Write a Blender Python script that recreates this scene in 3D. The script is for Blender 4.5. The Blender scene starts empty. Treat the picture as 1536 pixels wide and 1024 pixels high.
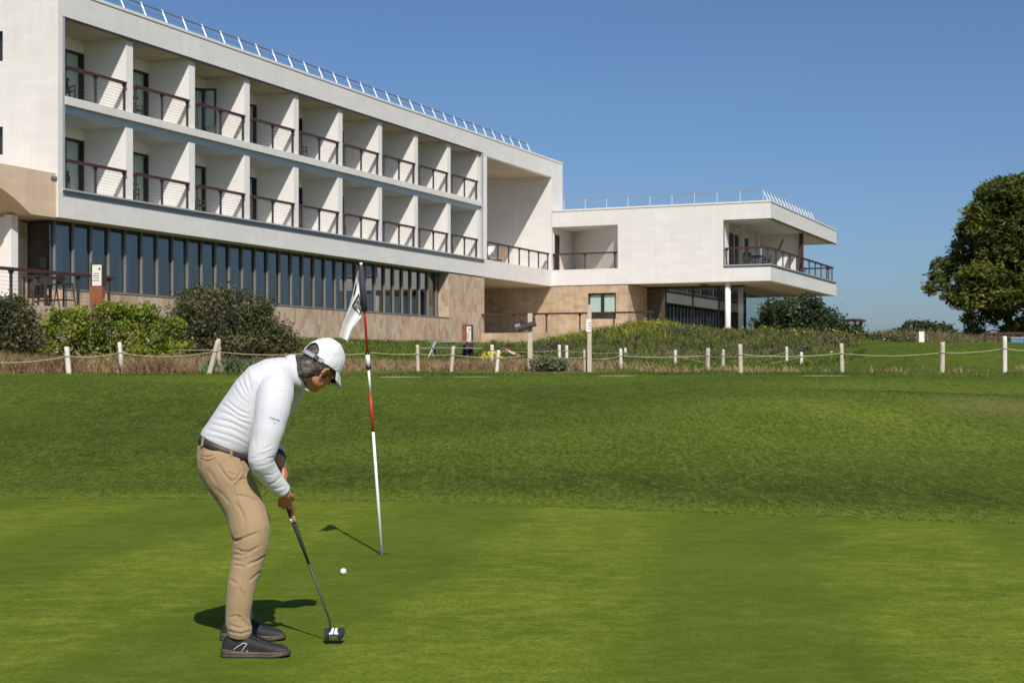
import bpy, bmesh, math, random
import numpy as np
from mathutils import Vector, Matrix, noise, Euler
from mathutils.bvhtree import BVHTree

random.seed(7)
RNG = np.random.default_rng(11)
scene = bpy.context.scene
COL = scene.collection
R = math.radians

# ---------------------------------------------------------------- camera
F, HOR, EYE = 2200.0, 555.0, 1.36          # focal length and horizon in photo pixels, eye height in metres
cam_d = bpy.data.cameras.new("camera")
cam_d.sensor_width = 36.0
cam_d.lens = 36.0 * F / 1536.0
cam_d.shift_y = (HOR - 512.0) / 1536.0
cam_d.clip_start = 0.1
cam_d.clip_end = 9000
cam = bpy.data.objects.new("camera", cam_d)
COL.objects.link(cam)
cam.location = (0, 0, EYE)
cam.rotation_euler = (R(90), 0, 0)
scene.camera = cam
cam_d.dof.use_dof = True
cam_d.dof.focus_distance = 7.4
cam_d.dof.aperture_fstop = 11.0

def at(px, py, Y):
    return Vector(((px - 768) / F * Y, Y, EYE - (py - HOR) / F * Y))

# ---------------------------------------------------------------- helpers
def tag(o, label=None, cat=None, group=None, kind=None):
    if label: o["label"] = label
    if cat: o["category"] = cat
    if group: o["group"] = group
    if kind: o["kind"] = kind
    return o

def thing(name, label, cat, loc=(0, 0, 0), rz=0.0, group=None):
    o = bpy.data.objects.new(name, None)
    o.empty_display_size = 0.2
    COL.objects.link(o)
    o.location = loc
    o.rotation_euler = (0, 0, rz)
    return tag(o, label, cat, group)

class MB:
    """collects simple shapes and links them as ONE mesh object"""
    def __init__(self):
        self.v, self.f, self.mi = [], [], []
    def add(self, vs, fs, mi=0):
        n = len(self.v)
        self.v.extend([tuple(p) for p in vs])
        self.f.extend([tuple(i + n for i in f) for f in fs])
        self.mi.extend([mi] * len(fs))
        return self
    def box(self, x0, x1, y0, y1, z0, z1, mi=0):
        vs = [(x, y, z) for x in (x0, x1) for y in (y0, y1) for z in (z0, z1)]
        fs = [(0, 1, 3, 2), (4, 6, 7, 5), (0, 4, 5, 1), (2, 3, 7, 6), (0, 2, 6, 4), (1, 5, 7, 3)]
        return self.add(vs, fs, mi)
    def cbox(self, c, s, rot=None, mi=0):
        h = Vector(s) / 2
        vs = []
        for x in (-1, 1):
            for y in (-1, 1):
                for z in (-1, 1):
                    p = Vector((x * h.x, y * h.y, z * h.z))
                    if rot is not None: p = rot @ p
                    vs.append(p + Vector(c))
        fs = [(0, 1, 3, 2), (4, 6, 7, 5), (0, 4, 5, 1), (2, 3, 7, 6), (0, 2, 6, 4), (1, 5, 7, 3)]
        return self.add(vs, fs, mi)
    def prism(self, poly, axis, a0, a1, mi=0):
        """poly: 2-D outline; axis 'x','y' or 'z' extruded from a0 to a1"""
        n = len(poly)
        def mk(p, a):
            return {'x': (a, p[0], p[1]), 'y': (p[0], a, p[1]), 'z': (p[0], p[1], a)}[axis]
        vs = [mk(p, a0) for p in poly] + [mk(p, a1) for p in poly]
        fs = [tuple(range(n)), tuple(range(2 * n - 1, n - 1, -1))]
        fs += [(i, n + i, n + (i + 1) % n, (i + 1) % n) for i in range(n)]
        return self.add(vs, fs, mi)
    def tube(self, pts, r, n=8, cap=True, mi=0):
        pts = [Vector(p) for p in pts]
        rs = r if isinstance(r, (list, tuple)) else [r] * len(pts)
        rings, prev = [], None
        for i, p in enumerate(pts):
            d = (pts[min(i + 1, len(pts) - 1)] - pts[max(i - 1, 0)]).normalized()
            if prev is None:
                u = d.orthogonal().normalized()
            else:
                u = (prev - d * prev.dot(d)).normalized()
            prev = u
            w = d.cross(u)
            rings.append([p + (u * math.cos(2 * math.pi * k / n) + w * math.sin(2 * math.pi * k / n)) * rs[i] for k in range(n)])
        return self.rings(rings, cap, mi)
    def rings(self, rings, cap=True, mi=0):
        n = len(rings[0])
        vs = [p for r_ in rings for p in r_]
        fs = []
        for i in range(len(rings) - 1):
            for k in range(n):
                a, b = i * n + k, i * n + (k + 1) % n
                fs.append((a, b, b + n, a + n))
        if cap:
            c0 = sum((Vector(p) for p in rings[0]), Vector()) / n
            c1 = sum((Vector(p) for p in rings[-1]), Vector()) / n
            vs += [c0, c1]
            i0, i1 = len(vs) - 2, len(vs) - 1
            m = (len(rings) - 1) * n
            fs += [(i0, (k + 1) % n, k) for k in range(n)]
            fs += [(i1, m + k, m + (k + 1) % n) for k in range(n)]
        return self.add(vs, fs, mi)
    def ellipsoid(self, c, ax, seg=16, rng=10, mi=0):
        """ax: three half-axis vectors"""
        c = Vector(c); a, b, u = (Vector(x) for x in ax)
        rings = []
        for i in range(rng + 1):
            th = math.pi * i / rng
            sr, z = math.sin(th), -math.cos(th)
            sr = max(sr, 0.02)
            rings.append([c + a * (sr * math.cos(2 * math.pi * k / seg)) + b * (sr * math.sin(2 * math.pi * k / seg)) + u * z for k in range(seg)])
        return self.rings(rings, True, mi)
    def build(self, name, mat, parent=None, smooth=False, bevel=0.0):
        me = bpy.data.meshes.new(name)
        me.from_pydata([tuple(p) for p in self.v], [], self.f)
        mats = mat if isinstance(mat, (list, tuple)) else [mat]
        for m in mats: me.materials.append(m)
        if len(mats) > 1: me.polygons.foreach_set("material_index", self.mi)
        bm = bmesh.new(); bm.from_mesh(me)
        bmesh.ops.recalc_face_normals(bm, faces=bm.faces)
        bm.to_mesh(me); bm.free()
        if smooth: me.polygons.foreach_set("use_smooth", [True] * len(me.polygons))
        o = bpy.data.objects.new(name, me)
        COL.objects.link(o)
        if parent is not None: o.parent = parent
        if bevel > 0:
            m = o.modifiers.new("bevel", 'BEVEL'); m.width = bevel; m.segments = 2; m.limit_method = 'ANGLE'
        return o

def np_mesh(name, V, Fc, mat, parent=None, k=3, smooth=False):
    """fast mesh from numpy arrays (all faces with k corners)"""
    me = bpy.data.meshes.new(name)
    nv, nf = len(V), len(Fc)
    me.vertices.add(nv); me.vertices.foreach_set("co", np.asarray(V, dtype=np.float32).ravel())
    me.loops.add(nf * k); me.loops.foreach_set("vertex_index", np.asarray(Fc, dtype=np.int32).ravel())
    me.polygons.add(nf); me.polygons.foreach_set("loop_start", np.arange(0, nf * k, k, dtype=np.int32))
    me.polygons.foreach_set("loop_total", np.full(nf, k, dtype=np.int32))
    me.update(calc_edges=True); me.validate()
    if mat: me.materials.append(mat)
    if smooth: me.polygons.foreach_set("use_smooth", [True] * nf)
    o = bpy.data.objects.new(name, me); COL.objects.link(o)
    if parent is not None: o.parent = parent
    return o

def copy_tree(o, parent=None):
    c = o.copy(); COL.objects.link(c)
    if parent is not None: c.parent = parent
    for ch in list(o.children): copy_tree(ch, c)
    return c

# ---------------------------------------------------------------- materials
def new_mat(name):
    m = bpy.data.materials.new(name); m.use_nodes = True
    nt = m.node_tree
    return m, nt, nt.nodes["Principled BSDF"]

def N(nt, typ, **kw):
    n = nt.nodes.new(typ)
    for k, v in kw.items():
        if k in n.inputs: n.inputs[k].default_value = v
        else: setattr(n, k, v)
    return n

def ramp(nt, fac, stops):
    n = nt.nodes.new("ShaderNodeValToRGB")
    el = n.color_ramp.elements
    while len(el) > 1: el.remove(el[-1])
    for i, (p, c) in enumerate(stops):
        e = el[0] if i == 0 else el.new(p)
        e.position = p; e.color = (*c, 1)
    nt.links.new(fac, n.inputs[0])
    return n.outputs[0]

def mixc(nt, fac, a, b, mode='MIX'):
    n = nt.nodes.new("ShaderNodeMix"); n.data_type = 'RGBA'; n.blend_type = mode
    for s, v in ((n.inputs[0], fac), (n.inputs[6], a), (n.inputs[7], b)):
        if isinstance(v, bpy.types.NodeSocket): nt.links.new(v, s)
        elif isinstance(v, (int, float)): s.default_value = v
        else: s.default_value = (*v, 1)
    return n.outputs[2]

def noise_tex(nt, scale, detail=4, rough=0.55, vec=None, stretch=None):
    if vec is None:
        vec = nt.nodes.new("ShaderNodeTexCoord").outputs["Object"]
    if stretch:
        mp = N(nt, "ShaderNodeMapping"); mp.inputs["Scale"].default_value = stretch
        nt.links.new(vec, mp.inputs[0]); vec = mp.outputs[0]
    n = N(nt, "ShaderNodeTexNoise", Scale=scale, Detail=detail, Roughness=rough)
    nt.links.new(vec, n.inputs["Vector"])
    return n.outputs[0]

def bump(nt, bsdf, h, strength=0.3, dist=0.02):
    b = N(nt, "ShaderNodeBump", Strength=strength, Distance=dist)
    nt.links.new(h, b.inputs["Height"]); nt.links.new(b.outputs[0], bsdf.inputs["Normal"])
    return b

def plain(name, col, rough=0.6, var=0.12, scale=6.0, metal=0.0, spec=0.5, bmp=0.0, bscale=40.0, stretch=None):
    m, nt, b = new_mat(name)
    nz = noise_tex(nt, scale, 5, 0.6, stretch=stretch)
    lo = tuple(c * (1 - var) for c in col); hi = tuple(min(1, c * (1 + var)) for c in col)
    nt.links.new(ramp(nt, nz, [(0.3, lo), (0.7, hi)]), b.inputs["Base Color"])
    b.inputs["Roughness"].default_value = rough
    b.inputs["Metallic"].default_value = metal
    b.inputs["Specular IOR Level"].default_value = spec
    if bmp > 0: bump(nt, b, noise_tex(nt, bscale, 4, 0.6), bmp, 0.01)
    return m

def wall_uv(nt):
    """object coordinates folded to (x + y, z): upright, axis-aligned walls"""
    tc = nt.nodes.new("ShaderNodeTexCoord")
    sp = nt.nodes.new("ShaderNodeSeparateXYZ"); nt.links.new(tc.outputs["Object"], sp.inputs[0])
    ad = N(nt, "ShaderNodeMath", operation='ADD'); nt.links.new(sp.outputs[0], ad.inputs[0]); nt.links.new(sp.outputs[1], ad.inputs[1])
    cb = nt.nodes.new("ShaderNodeCombineXYZ"); nt.links.new(ad.outputs[0], cb.inputs[0]); nt.links.new(sp.outputs[2], cb.inputs[1])
    return cb.outputs[0], tc.outputs["Object"]

def cladding(name, c1, c2, mortar, bw, bh, msize, offset=0.5, var_scale=0.5, stain=0.1, bstr=0.15, stops=None, swap=False):
    m, nt, b = new_mat(name)
    uv, obj = wall_uv(nt)
    if swap:
        mp = N(nt, "ShaderNodeMapping"); mp.inputs["Rotation"].default_value = (0, 0, math.pi / 2)
        nt.links.new(uv, mp.inputs[0]); uvb = mp.outputs[0]
    else: uvb = uv
    br = N(nt, "ShaderNodeTexBrick", Scale=1.0)
    br.inputs["Color1"].default_value = (0, 0, 0, 1); br.inputs["Color2"].default_value = (1, 1, 1, 1)
    br.inputs["Mortar"].default_value = (0.5, 0.5, 0.5, 1)
    br.inputs["Mortar Size"].default_value = msize; br.inputs["Mortar Smooth"].default_value = 0.3
    br.inputs["Brick Width"].default_value = bw; br.inputs["Row Height"].default_value = bh
    br.offset = offset
    nt.links.new(uvb, br.inputs["Vector"])
    rc = ramp(nt, br.outputs["Color"], stops or [(0.0, c1), (1.0, c2)])
    nz = noise_tex(nt, var_scale, 6, 0.65, obj)
    st = ramp(nt, nz, [(0.35, (1 - stain,) * 3), (0.65, (1.0,) * 3)])
    c = mixc(nt, 1.0, rc, st, 'MULTIPLY')
    nz2 = noise_tex(nt, 9.0, 5, 0.7, obj)
    c = mixc(nt, 1.0, c, ramp(nt, nz2, [(0.3, (1 - stain * 0.7,) * 3), (0.7, (1.0,) * 3)]), 'MULTIPLY')
    nz3_ = noise_tex(nt, 1.6, 5, 0.7, obj, (2.2, 2.2, 0.16))          # faint rain streaks
    c = mixc(nt, 1.0, c, ramp(nt, nz3_, [(0.36, (1 - stain * 0.9,) * 3), (0.58, (1.0,) * 3)]), 'MULTIPLY')
    c = mixc(nt, br.outputs["Fac"], c, mortar)
    nt.links.new(c, b.inputs["Base Color"])
    b.inputs["Roughness"].default_value = 0.75
    b.inputs["Specular IOR Level"].default_value = 0.3
    inv = N(nt, "ShaderNodeMath", operation='SUBTRACT'); inv.inputs[0].default_value = 1.0
    nt.links.new(br.outputs["Fac"], inv.inputs[1])
    ad = N(nt, "ShaderNodeMath", operation='MULTIPLY_ADD'); ad.inputs[1].default_value = 0.4
    nt.links.new(nz2, ad.inputs[0]); nt.links.new(inv.outputs[0], ad.inputs[2])
    bump(nt, b, ad.outputs[0], bstr, 0.01)
    return m

def leafy(name, cols, rough=0.55, trans=0.25, nscale=0.6, spec=0.3):
    """leaf / blade material: hue varies from leaf to leaf and in broad patches"""
    m, nt, b = new_mat(name)
    geo = nt.nodes.new("ShaderNodeNewGeometry")
    nz = noise_tex(nt, nscale, 3, 0.5)
    ad = N(nt, "ShaderNodeMath", operation='MULTIPLY_ADD'); ad.inputs[1].default_value = 0.55
    mu = N(nt, "ShaderNodeMath", operation='MULTIPLY_ADD'); mu.inputs[1].default_value = 1.6; mu.inputs[2].default_value = -0.55
    nt.links.new(nz, mu.inputs[0])
    nt.links.new(geo.outputs["Random Per Island"], ad.inputs[0]); nt.links.new(mu.outputs[0], ad.inputs[2])
    n = len(cols)
    c = ramp(nt, ad.outputs[0], [(0.08 + 0.84 * i / max(1, n - 1), cc) for i, cc in enumerate(cols)])
    nt.links.new(c, b.inputs["Base Color"])
    b.inputs["Roughness"].default_value = rough
    b.inputs["Specular IOR Level"].default_value = spec
    if trans > 0:
        tr = nt.nodes.new("ShaderNodeBsdfTranslucent"); nt.links.new(c, tr.inputs[0])
        mx = nt.nodes.new("ShaderNodeMixShader"); mx.inputs[0].default_value = trans
        out = nt.nodes["Material Output"]
        nt.links.new(b.outputs[0], mx.inputs[1]); nt.links.new(tr.outputs[0], mx.inputs[2])
        nt.links.new(mx.outputs[0], out.inputs[0])
    return m

def glass_mat(name, tint, refl_rough=0.02, ior=1.5, extra=0.0, wav=0.0):
    m, nt, b = new_mat(name)
    nt.nodes.remove(b)
    tr = nt.nodes.new("ShaderNodeBsdfTransparent"); tr.inputs[0].default_value = (*tint, 1)
    gl = nt.nodes.new("ShaderNodeBsdfGlossy"); gl.inputs["Roughness"].default_value = refl_rough
    fr = nt.nodes.new("ShaderNodeFresnel"); fr.inputs[0].default_value = ior
    ad = N(nt, "ShaderNodeMath", operation='ADD', use_clamp=True); ad.inputs[1].default_value = extra
    geo = nt.nodes.new("ShaderNodeNewGeometry")          # only the outer face mirrors; leaving the pane adds nothing
    nb = N(nt, "ShaderNodeMath", operation='SUBTRACT'); nb.inputs[0].default_value = 1.0; nt.links.new(geo.outputs['Backfacing'], nb.inputs[1])
    mf = N(nt, "ShaderNodeMath", operation='MULTIPLY'); nt.links.new(ad.outputs[0], mf.inputs[0]); nt.links.new(nb.outputs[0], mf.inputs[1])
    nt.links.new(fr.outputs[0], ad.inputs[0])
    mx = nt.nodes.new("ShaderNodeMixShader")
    nt.links.new(mf.outputs[0], mx.inputs[0]); nt.links.new(tr.outputs[0], mx.inputs[1]); nt.links.new(gl.outputs[0], mx.inputs[2])
    nt.links.new(mx.outputs[0], nt.nodes["Material Output"].inputs[0])
    if wav > 0:
        bp = N(nt, "ShaderNodeBump", Strength=wav, Distance=0.02)
        nt.links.new(noise_tex(nt, 0.7, 2, 0.4), bp.inputs["Height"])
        nt.links.new(bp.outputs[0], gl.inputs["Normal"])
    return m

def smooth(a, b, x):
    t = min(1.0, max(0.0, (x - a) / (b - a)))
    return t * t * (3 - 2 * t)

def nz3(x, y, z=0.0):
    return noise.noise(Vector((x, y, z)))
# ---------------------------------------------------------------- materials of the place
M = {}
M['stone'] = cladding("white_stone", (0.745, 0.72, 0.68), (0.785, 0.765, 0.73), (0.66, 0.635, 0.595), 1.05, 0.27, 0.006, var_scale=0.35, stain=0.06, bstr=0.05)
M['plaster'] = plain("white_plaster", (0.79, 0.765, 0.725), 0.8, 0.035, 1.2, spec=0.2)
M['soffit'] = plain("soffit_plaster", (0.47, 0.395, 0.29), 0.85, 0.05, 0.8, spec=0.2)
M['coping'] = plain("coping_metal", (0.72, 0.71, 0.68), 0.5, 0.05, 2.0)
M['travertine'] = cladding("travertine", None, None, (0.46, 0.34, 0.25), 0.46, 0.21, 0.005, var_scale=0.8, stain=0.2, bstr=0.15, swap=True,
    stops=[(0.0, (0.50, 0.335, 0.225)), (0.3, (0.62, 0.455, 0.32)), (0.6, (0.68, 0.54, 0.40)), (0.85, (0.62, 0.43, 0.27)), (1.0, (0.70, 0.575, 0.45))])
M['travertine_flat'] = cladding("travertine_courses", None, None, (0.50, 0.37, 0.245), 0.5, 0.25, 0.005, var_scale=0.6, stain=0.2, bstr=0.12,
    stops=[(0.0, (0.52, 0.37, 0.23)), (0.4, (0.60, 0.455, 0.30)), (0.7, (0.64, 0.50, 0.34)), (1.0, (0.56, 0.42, 0.27))])
M['sand_concrete'] = cladding("sand_concrete", (0.70, 0.54, 0.37), (0.76, 0.59, 0.41), (0.64, 0.49, 0.33), 2.4, 0.2, 0.006, var_scale=0.6, stain=0.1, bstr=0.08)
M['grey_metal'] = plain("grey_metal", (0.32, 0.325, 0.33), 0.45, 0.06, 3.0, metal=0.3)
M['rail_metal'] = plain("rail_metal", (0.17, 0.16, 0.155), 0.5, 0.06, 3.0, metal=0.2)
M['alu'] = plain("aluminium", (0.55, 0.55, 0.55), 0.4, 0.05, 3.0, metal=0.4)
M['dark_frame'] = plain("dark_frame", (0.025, 0.022, 0.02), 0.45, 0.15, 4.0)
M['dark_metal'] = plain("dark_metal", (0.07, 0.062, 0.06), 0.5, 0.15, 4.0, metal=0.3)
M['mahogany'] = plain("mahogany", (0.075, 0.024, 0.019), 0.5, 0.25, 3.0, stretch=(1, 1, 6))
M['corten'] = plain("corten", (0.26, 0.09, 0.04), 0.7, 0.25, 5.0)
M['tan_wood'] = plain("tan_wood", (0.36, 0.235, 0.135), 0.7, 0.2, 5.0)
M['white_metal'] = plain("white_metal", (0.82, 0.82, 0.82), 0.4, 0.03, 3.0)
M['cable'] = plain("steel_cable", (0.16, 0.155, 0.15), 0.5, 0.05, 3.0, metal=0.6)
M['fin'] = plain("mullion_fin", (0.20, 0.195, 0.17), 0.5, 0.05, 3.0)
M['curtain'] = plain("curtain", (0.74, 0.80, 0.74), 0.9, 0.10, 3.0, stretch=(7, 7, 0.3))
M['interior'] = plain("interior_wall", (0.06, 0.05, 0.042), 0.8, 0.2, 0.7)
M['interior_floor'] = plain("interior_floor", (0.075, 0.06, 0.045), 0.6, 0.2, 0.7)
M['glass'] = glass_mat("window_glass", (0.50, 0.62, 0.70), 0.0, 1.5, 0.22)
M['door_glass'] = glass_mat("door_glass", (0.86, 0.9, 0.88), 0.0, 1.5, 0.02)
M['clear_glass'] = glass_mat("clear_glass", (0.88, 0.93, 0.92), 0.0, 1.5, 0.06)
M['terrace_floor'] = plain("terrace_floor", (0.5, 0.42, 0.33), 0.8, 0.1, 2.0)
M['wicker'] = plain("dark_wicker", (0.035, 0.026, 0.022), 0.7, 0.3, 30.0)
M['board'] = plain("sign_board", (0.78, 0.75, 0.68), 0.6, 0.04, 2.0)
M['ink'] = plain("sign_ink", (0.06, 0.06, 0.065), 0.7, 0.1, 3.0)
M['wood_post'] = plain("weathered_post", (0.50, 0.42, 0.33), 0.85, 0.22, 5.0, bmp=0.4, bscale=30, stretch=(6, 6, 0.8))
M['white_post'] = plain("bleached_post", (0.66, 0.62, 0.55), 0.85, 0.15, 5.0, bmp=0.3, bscale=30, stretch=(6, 6, 0.8))
M['rope'] = plain("fence_rope", (0.50, 0.46, 0.30), 0.9, 0.15, 20.0)
M['grey_wood'] = plain("grey_wood", (0.22, 0.23, 0.245), 0.8, 0.2, 3.0)
M['cushion'] = plain("white_cushion", (0.75, 0.73, 0.70), 0.8, 0.05, 5.0)

# ---------------------------------------------------------------- hotel building, in its own frame:
# +x = outward from the balcony front (along the wing's front), +y = along the balcony front, away from the camera
C0 = Vector((2.526, 93.4, 0.0))
ANG = math.atan2(-0.3989, 0.9170)
hotel = thing("hotel_building", "long white stone hotel with two rows of balconies and a projecting right wing", "hotel", C0, ANG)
HM = Matrix.Translation(C0) @ Matrix.Rotation(ANG, 4, 'Z')
def P(name, mb, mat, smooth=False, parent=None, bevel=0.0):
    return mb.build(name, mat, parent or hotel, smooth, bevel)
def hw(x, y, z): return HM @ Vector((x, y, z))

Q0 = -46.04
# --- stone skin of the main block
w = MB()
w.box(-2.48, 0, Q0, -45.80, 6.70, 14.69)
w.box(-3.7, -2.48, Q0, -45.80, 6.70, 9.02); w.box(-3.7, -2.48, Q0, -45.80, 10.02, 12.35); w.box(-3.7, -2.48, Q0, -45.80, 13.42, 14.69)
w.box(-14, -3.7, Q0, -45.80, 6.70, 14.69)
P("wall", w, M['stone'])
for z0, z1 in ((9.02, 10.02), (12.35, 13.42)):
    f = MB(); f.box(-3.7, -3.62, -45.98, -45.9, z0, z1); f.box(-2.56, -2.48, -45.98, -45.9, z0, z1); f.box(-3.62, -2.56, -45.98, -45.9, z0, z0 + .06); f.box(-3.62, -2.56, -45.98, -45.9, z1 - .06, z1)
    fo = P("window", f, M['dark_frame'])
    g = MB(); g.box(-3.62, -2.56, -45.95, -45.93, z0 + .06, z1 - .06); P("pane", g, M['door_glass'], parent=fo)
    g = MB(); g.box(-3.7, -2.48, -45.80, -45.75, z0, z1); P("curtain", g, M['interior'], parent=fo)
w = MB(); w.box(-0.30, 0, -45.80, -10.35, 13.77, 14.69); w.box(-0.30, 0, -10.35, 0, 13.64, 14.69); P("upper_fascia", w, M['stone'])
w = MB(); w.box(-0.30, 0, -45.80, -10.35, 6.70, 7.44); w.box(-0.30, 0, -10.35, 0, 6.70, 7.70); P("lower_fascia", w, M['stone'])
w = MB(); w.box(-14, 0, 0, 1.9, 6.70, 14.69); w.box(-14, -13.8, -45.8, 0, 6.7, 14.0); P("wall", w, M['stone'])
w = MB(); w.box(-14.1, 0.03, Q0 - .04, 1.95, 14.69, 14.80); P("coping", w, M['coping'])
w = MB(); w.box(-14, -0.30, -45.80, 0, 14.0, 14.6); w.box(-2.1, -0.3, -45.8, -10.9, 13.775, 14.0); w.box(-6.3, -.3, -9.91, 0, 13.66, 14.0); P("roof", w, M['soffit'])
w = MB(); w.box(-0.10, -0.012, -45.66, -10.62, 13.70, 13.768); P("drip_edge", w, M['dark_metal'])
for a, b in ((-45.80, -45.66), (-10.62, -10.38)):
    w = MB(); w.box(-0.32, -0.02, a, b, 7.72, 13.77); P("frame_strip", w, M['alu'])
w = MB(); w.box(-0.30, -0.02, -45.74, -10.38, 7.44, 7.66); P("sill_band", w, M['grey_metal'])
w = MB(); w.box(-0.32, 0.09, -45.80, -10.38, 7.66, 7.725); P("sill_lip", w, M['alu'])
w = MB(); w.box(-5.3, -0.32, -45.66, -10.62, 7.40, 7.70); w.box(-6, -0.3, -9.91, 0, 7.4, 7.70); P("floor_slab", w, M['plaster'])
w = MB(); w.box(-5.3, 0, -45.655, -10.63, 10.70, 10.99); P("floor_slab", w, M['stone'])
w = MB(); w.box(-2.1, -0.17, -45.65, -10.64, 10.42, 10.70); P("edge_beam", w, M['alu'])
w = MB(); w.box(-6, -0.012, -10.35, -9.91, 7.70, 13.64); w.box(-2.1, -.14, -11.0, -10.64, 7.70, 13.77); P("pier", w, M['plaster'])
w = MB(); w.box(-6.3, -6, -10.35, 0, 6.7, 13.66); P("terrace_back_wall", w, M['plaster'])
w = MB(); w.box(-14, -0.30, -45.80, -0.0, 6.66, 6.70); P("soffit", w, M['soffit'])

# partitions, glazing, railings of the 18 balconies
edges = [45.66] + [41.755 - 3.903 * k for k in range(8)] + [11.0]
part_bm = None
def railing(x, qs, z, h, posts, axis='y', mitre=0.0):
    """handrail with posts and cables along one axis; returns the handrail object with its children"""
    a, b = qs
    mb = MB()
    if axis == 'y': mb.box(x - .085, x + .085, a, b, z + h - .10, z + h)
    else: mb.box(a, b, x - .085, x + .085, z + h - .10, z + h)
    rail = P("balcony_railing", mb, M['mahogany'], bevel=0.008)
    for p in posts:
        mb = MB()
        if axis == 'y':
            mb.box(x - .035, x + .035, p - .035, p + .035, z, z + h - .10)
            mb.prism([(p - .035, z + h - .23), (p + .035, z + h - .23), (p + .11, z + h - .102), (p - .11, z + h - .102)], 'x', x - .03, x + .03)
        else:
            mb.box(p - .035, p + .035, x - .035, x + .035, z, z + h - .10)
            mb.prism([(p - .035, z + h - .23), (p + .035, z + h - .23), (p + .11, z + h - .102), (p - .11, z + h - .102)], 'y', x - .03, x + .03)
        P("post", mb, M['dark_metal'], parent=rail)
    mb = MB()
    nc = 8
    for k in range(nc):
        zz = z + .1 + (h - .28) * k / (nc - 1)
        if axis == 'y': mb.box(x - .004, x + .004, a + .02, b - .02, zz - .004, zz + .004)
        else: mb.box(a + .02, b - .02, x - .004, x + .004, zz - .004, zz + .004)
    P("cable", mb, M['cable'], parent=rail)
    return rail

for fl, (z0, z1, zd) in enumerate(((7.70, 10.42, 10.03), (10.99, 13.77, 13.32))):
    for k in range(9):
        tL = edges[k]; tR = edges[k + 1] + (0.40 if k < 8 else 0.0)      # bay between tL (near) and tR (far)
        if k < 8:
            mb = MB(); mb.box(-2.1, -0.14, -edges[k + 1] - 0.40, -edges[k + 1], z0, z1); P("partition", mb, M['plaster'])
        # glazing at the back of the balcony
        qa, qb = -tL, -tR
        lintel = MB(); lintel.box(-2.3, -2.1, qa, qb, zd, z1); P("lintel", lintel, M['plaster'])
        fr = MB()
        th = .09
        fr.box(-2.2, -2.1, qa, qa + th, z0, zd); fr.box(-2.2, -2.1, qb - th, qb, z0, zd); fr.box(-2.2, -2.1, qa + th, qb - th, zd - th, zd); fr.box(-2.2, -2.1, qa + th, qb - th, z0, z0 + .06)
        mid = qb - 1.05
        fr.box(-2.2, -2.1, mid - .06, mid + .06, z0 + .06, zd - th)
        door = P("balcony_door", fr, M['dark_frame'])
        opened = (fl == 1 and k == 2)
        g = MB(); g.box(-2.16, -2.15, qa + th, mid - .06, z0 + .06, zd - th)
        if not opened: g.box(-2.16, -2.15, mid + .06, qb - th, z0 + .06, zd - th)
        P("pane", g, M['door_glass'], parent=door)
        if opened:
            lf = MB(); rot = Matrix.Rotation(R(-58), 3, 'Z'); hinge = Vector((-2.05, mid + .02, 0)); L = .95
            def lp(a, zc, sy, sz):
                lf.cbox(hinge + rot @ Vector((0, a, 0)) + Vector((0, 0, zc)), (.06, sy, sz), rot)
            lp(.05, (z0 + zd) / 2, .1, zd - z0 - .16); lp(L, (z0 + zd) / 2, .1, zd - z0 - .16); lp(L / 2 + .02, zd - .14, L - .1, .1); lp(L / 2 + .02, z0 + .12, L - .1, .1)
            leaf = P("door_leaf", lf, M['dark_frame'], parent=door)
            gg = MB(); gg.cbox(hinge + rot @ Vector((0, L / 2 + .02, 0)) + Vector((0, 0, (z0 + zd) / 2)), (.012, L - .1, zd - z0 - .34), rot); P("pane", gg, M['door_glass'], parent=door)
        # folded curtain
        cw = [1.0, 0.9, 0.15, 0.35, 0.1, 0.2, 0.25, 0.2, 0.2][k] if fl else [1.0, 1.0, 0.3, 0.8, 0.4, 0.2, 0.25, 0.2, 0.2][k]
        mb = MB(); n = 60; q1 = qb - th - .02; q0 = q1 - (q1 - qa - th) * max(cw, .22)
        vs, fs = [], []
        for i in range(n + 1):
            q = q0 + (q1 - q0) * i / n; xx = -2.27 + .045 * math.sin(i * 1.35) + .02 * math.sin(i * .53 + k)
            vs += [(xx, q, z0 + .05), (xx, q, zd - .02)]
            if i: fs.append((2 * i - 2, 2 * i, 2 * i + 1, 2 * i - 1))
        mb.add(vs, fs); P("curtain", mb, M['curtain'], True, parent=door)
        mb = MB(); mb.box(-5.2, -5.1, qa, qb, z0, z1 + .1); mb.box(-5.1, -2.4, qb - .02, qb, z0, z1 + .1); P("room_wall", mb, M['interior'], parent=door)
        L = tL - tR
        railing(-0.10, (-tL + .02, -tR - .1), z0 + .02, 1.08, [-tR - .16, -tR - .16 - (L - .25) / 2, -tL + .09])

# deep corner terrace
railing(-0.10, (-9.88, -0.35), 7.70, 1.08, [-.42, -1.95, -3.5, -5.0, -6.6, -8.2, -9.7])

# roof railing of the main block (leaning white stays and a thin dark rail)
rr = MB(); rr.tube([(-.30, -46.0, 15.30), (-.30, -3.35, 15.30)], .032, 6)
rr.tube([(-.22, -46.0, 15.05), (-.22, -3.35, 15.05)], .008, 6)
rail = P("roof_railing", rr, M['rail_metal'])
q = -3.35
while q > -46.5:
    mb = MB(); mb.tube([(-.06, q, 14.78), (-.32, q, 15.36)], .027, 6); P("stay", mb, M['white_metal'], parent=rail)
    q -= 1.3

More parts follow.
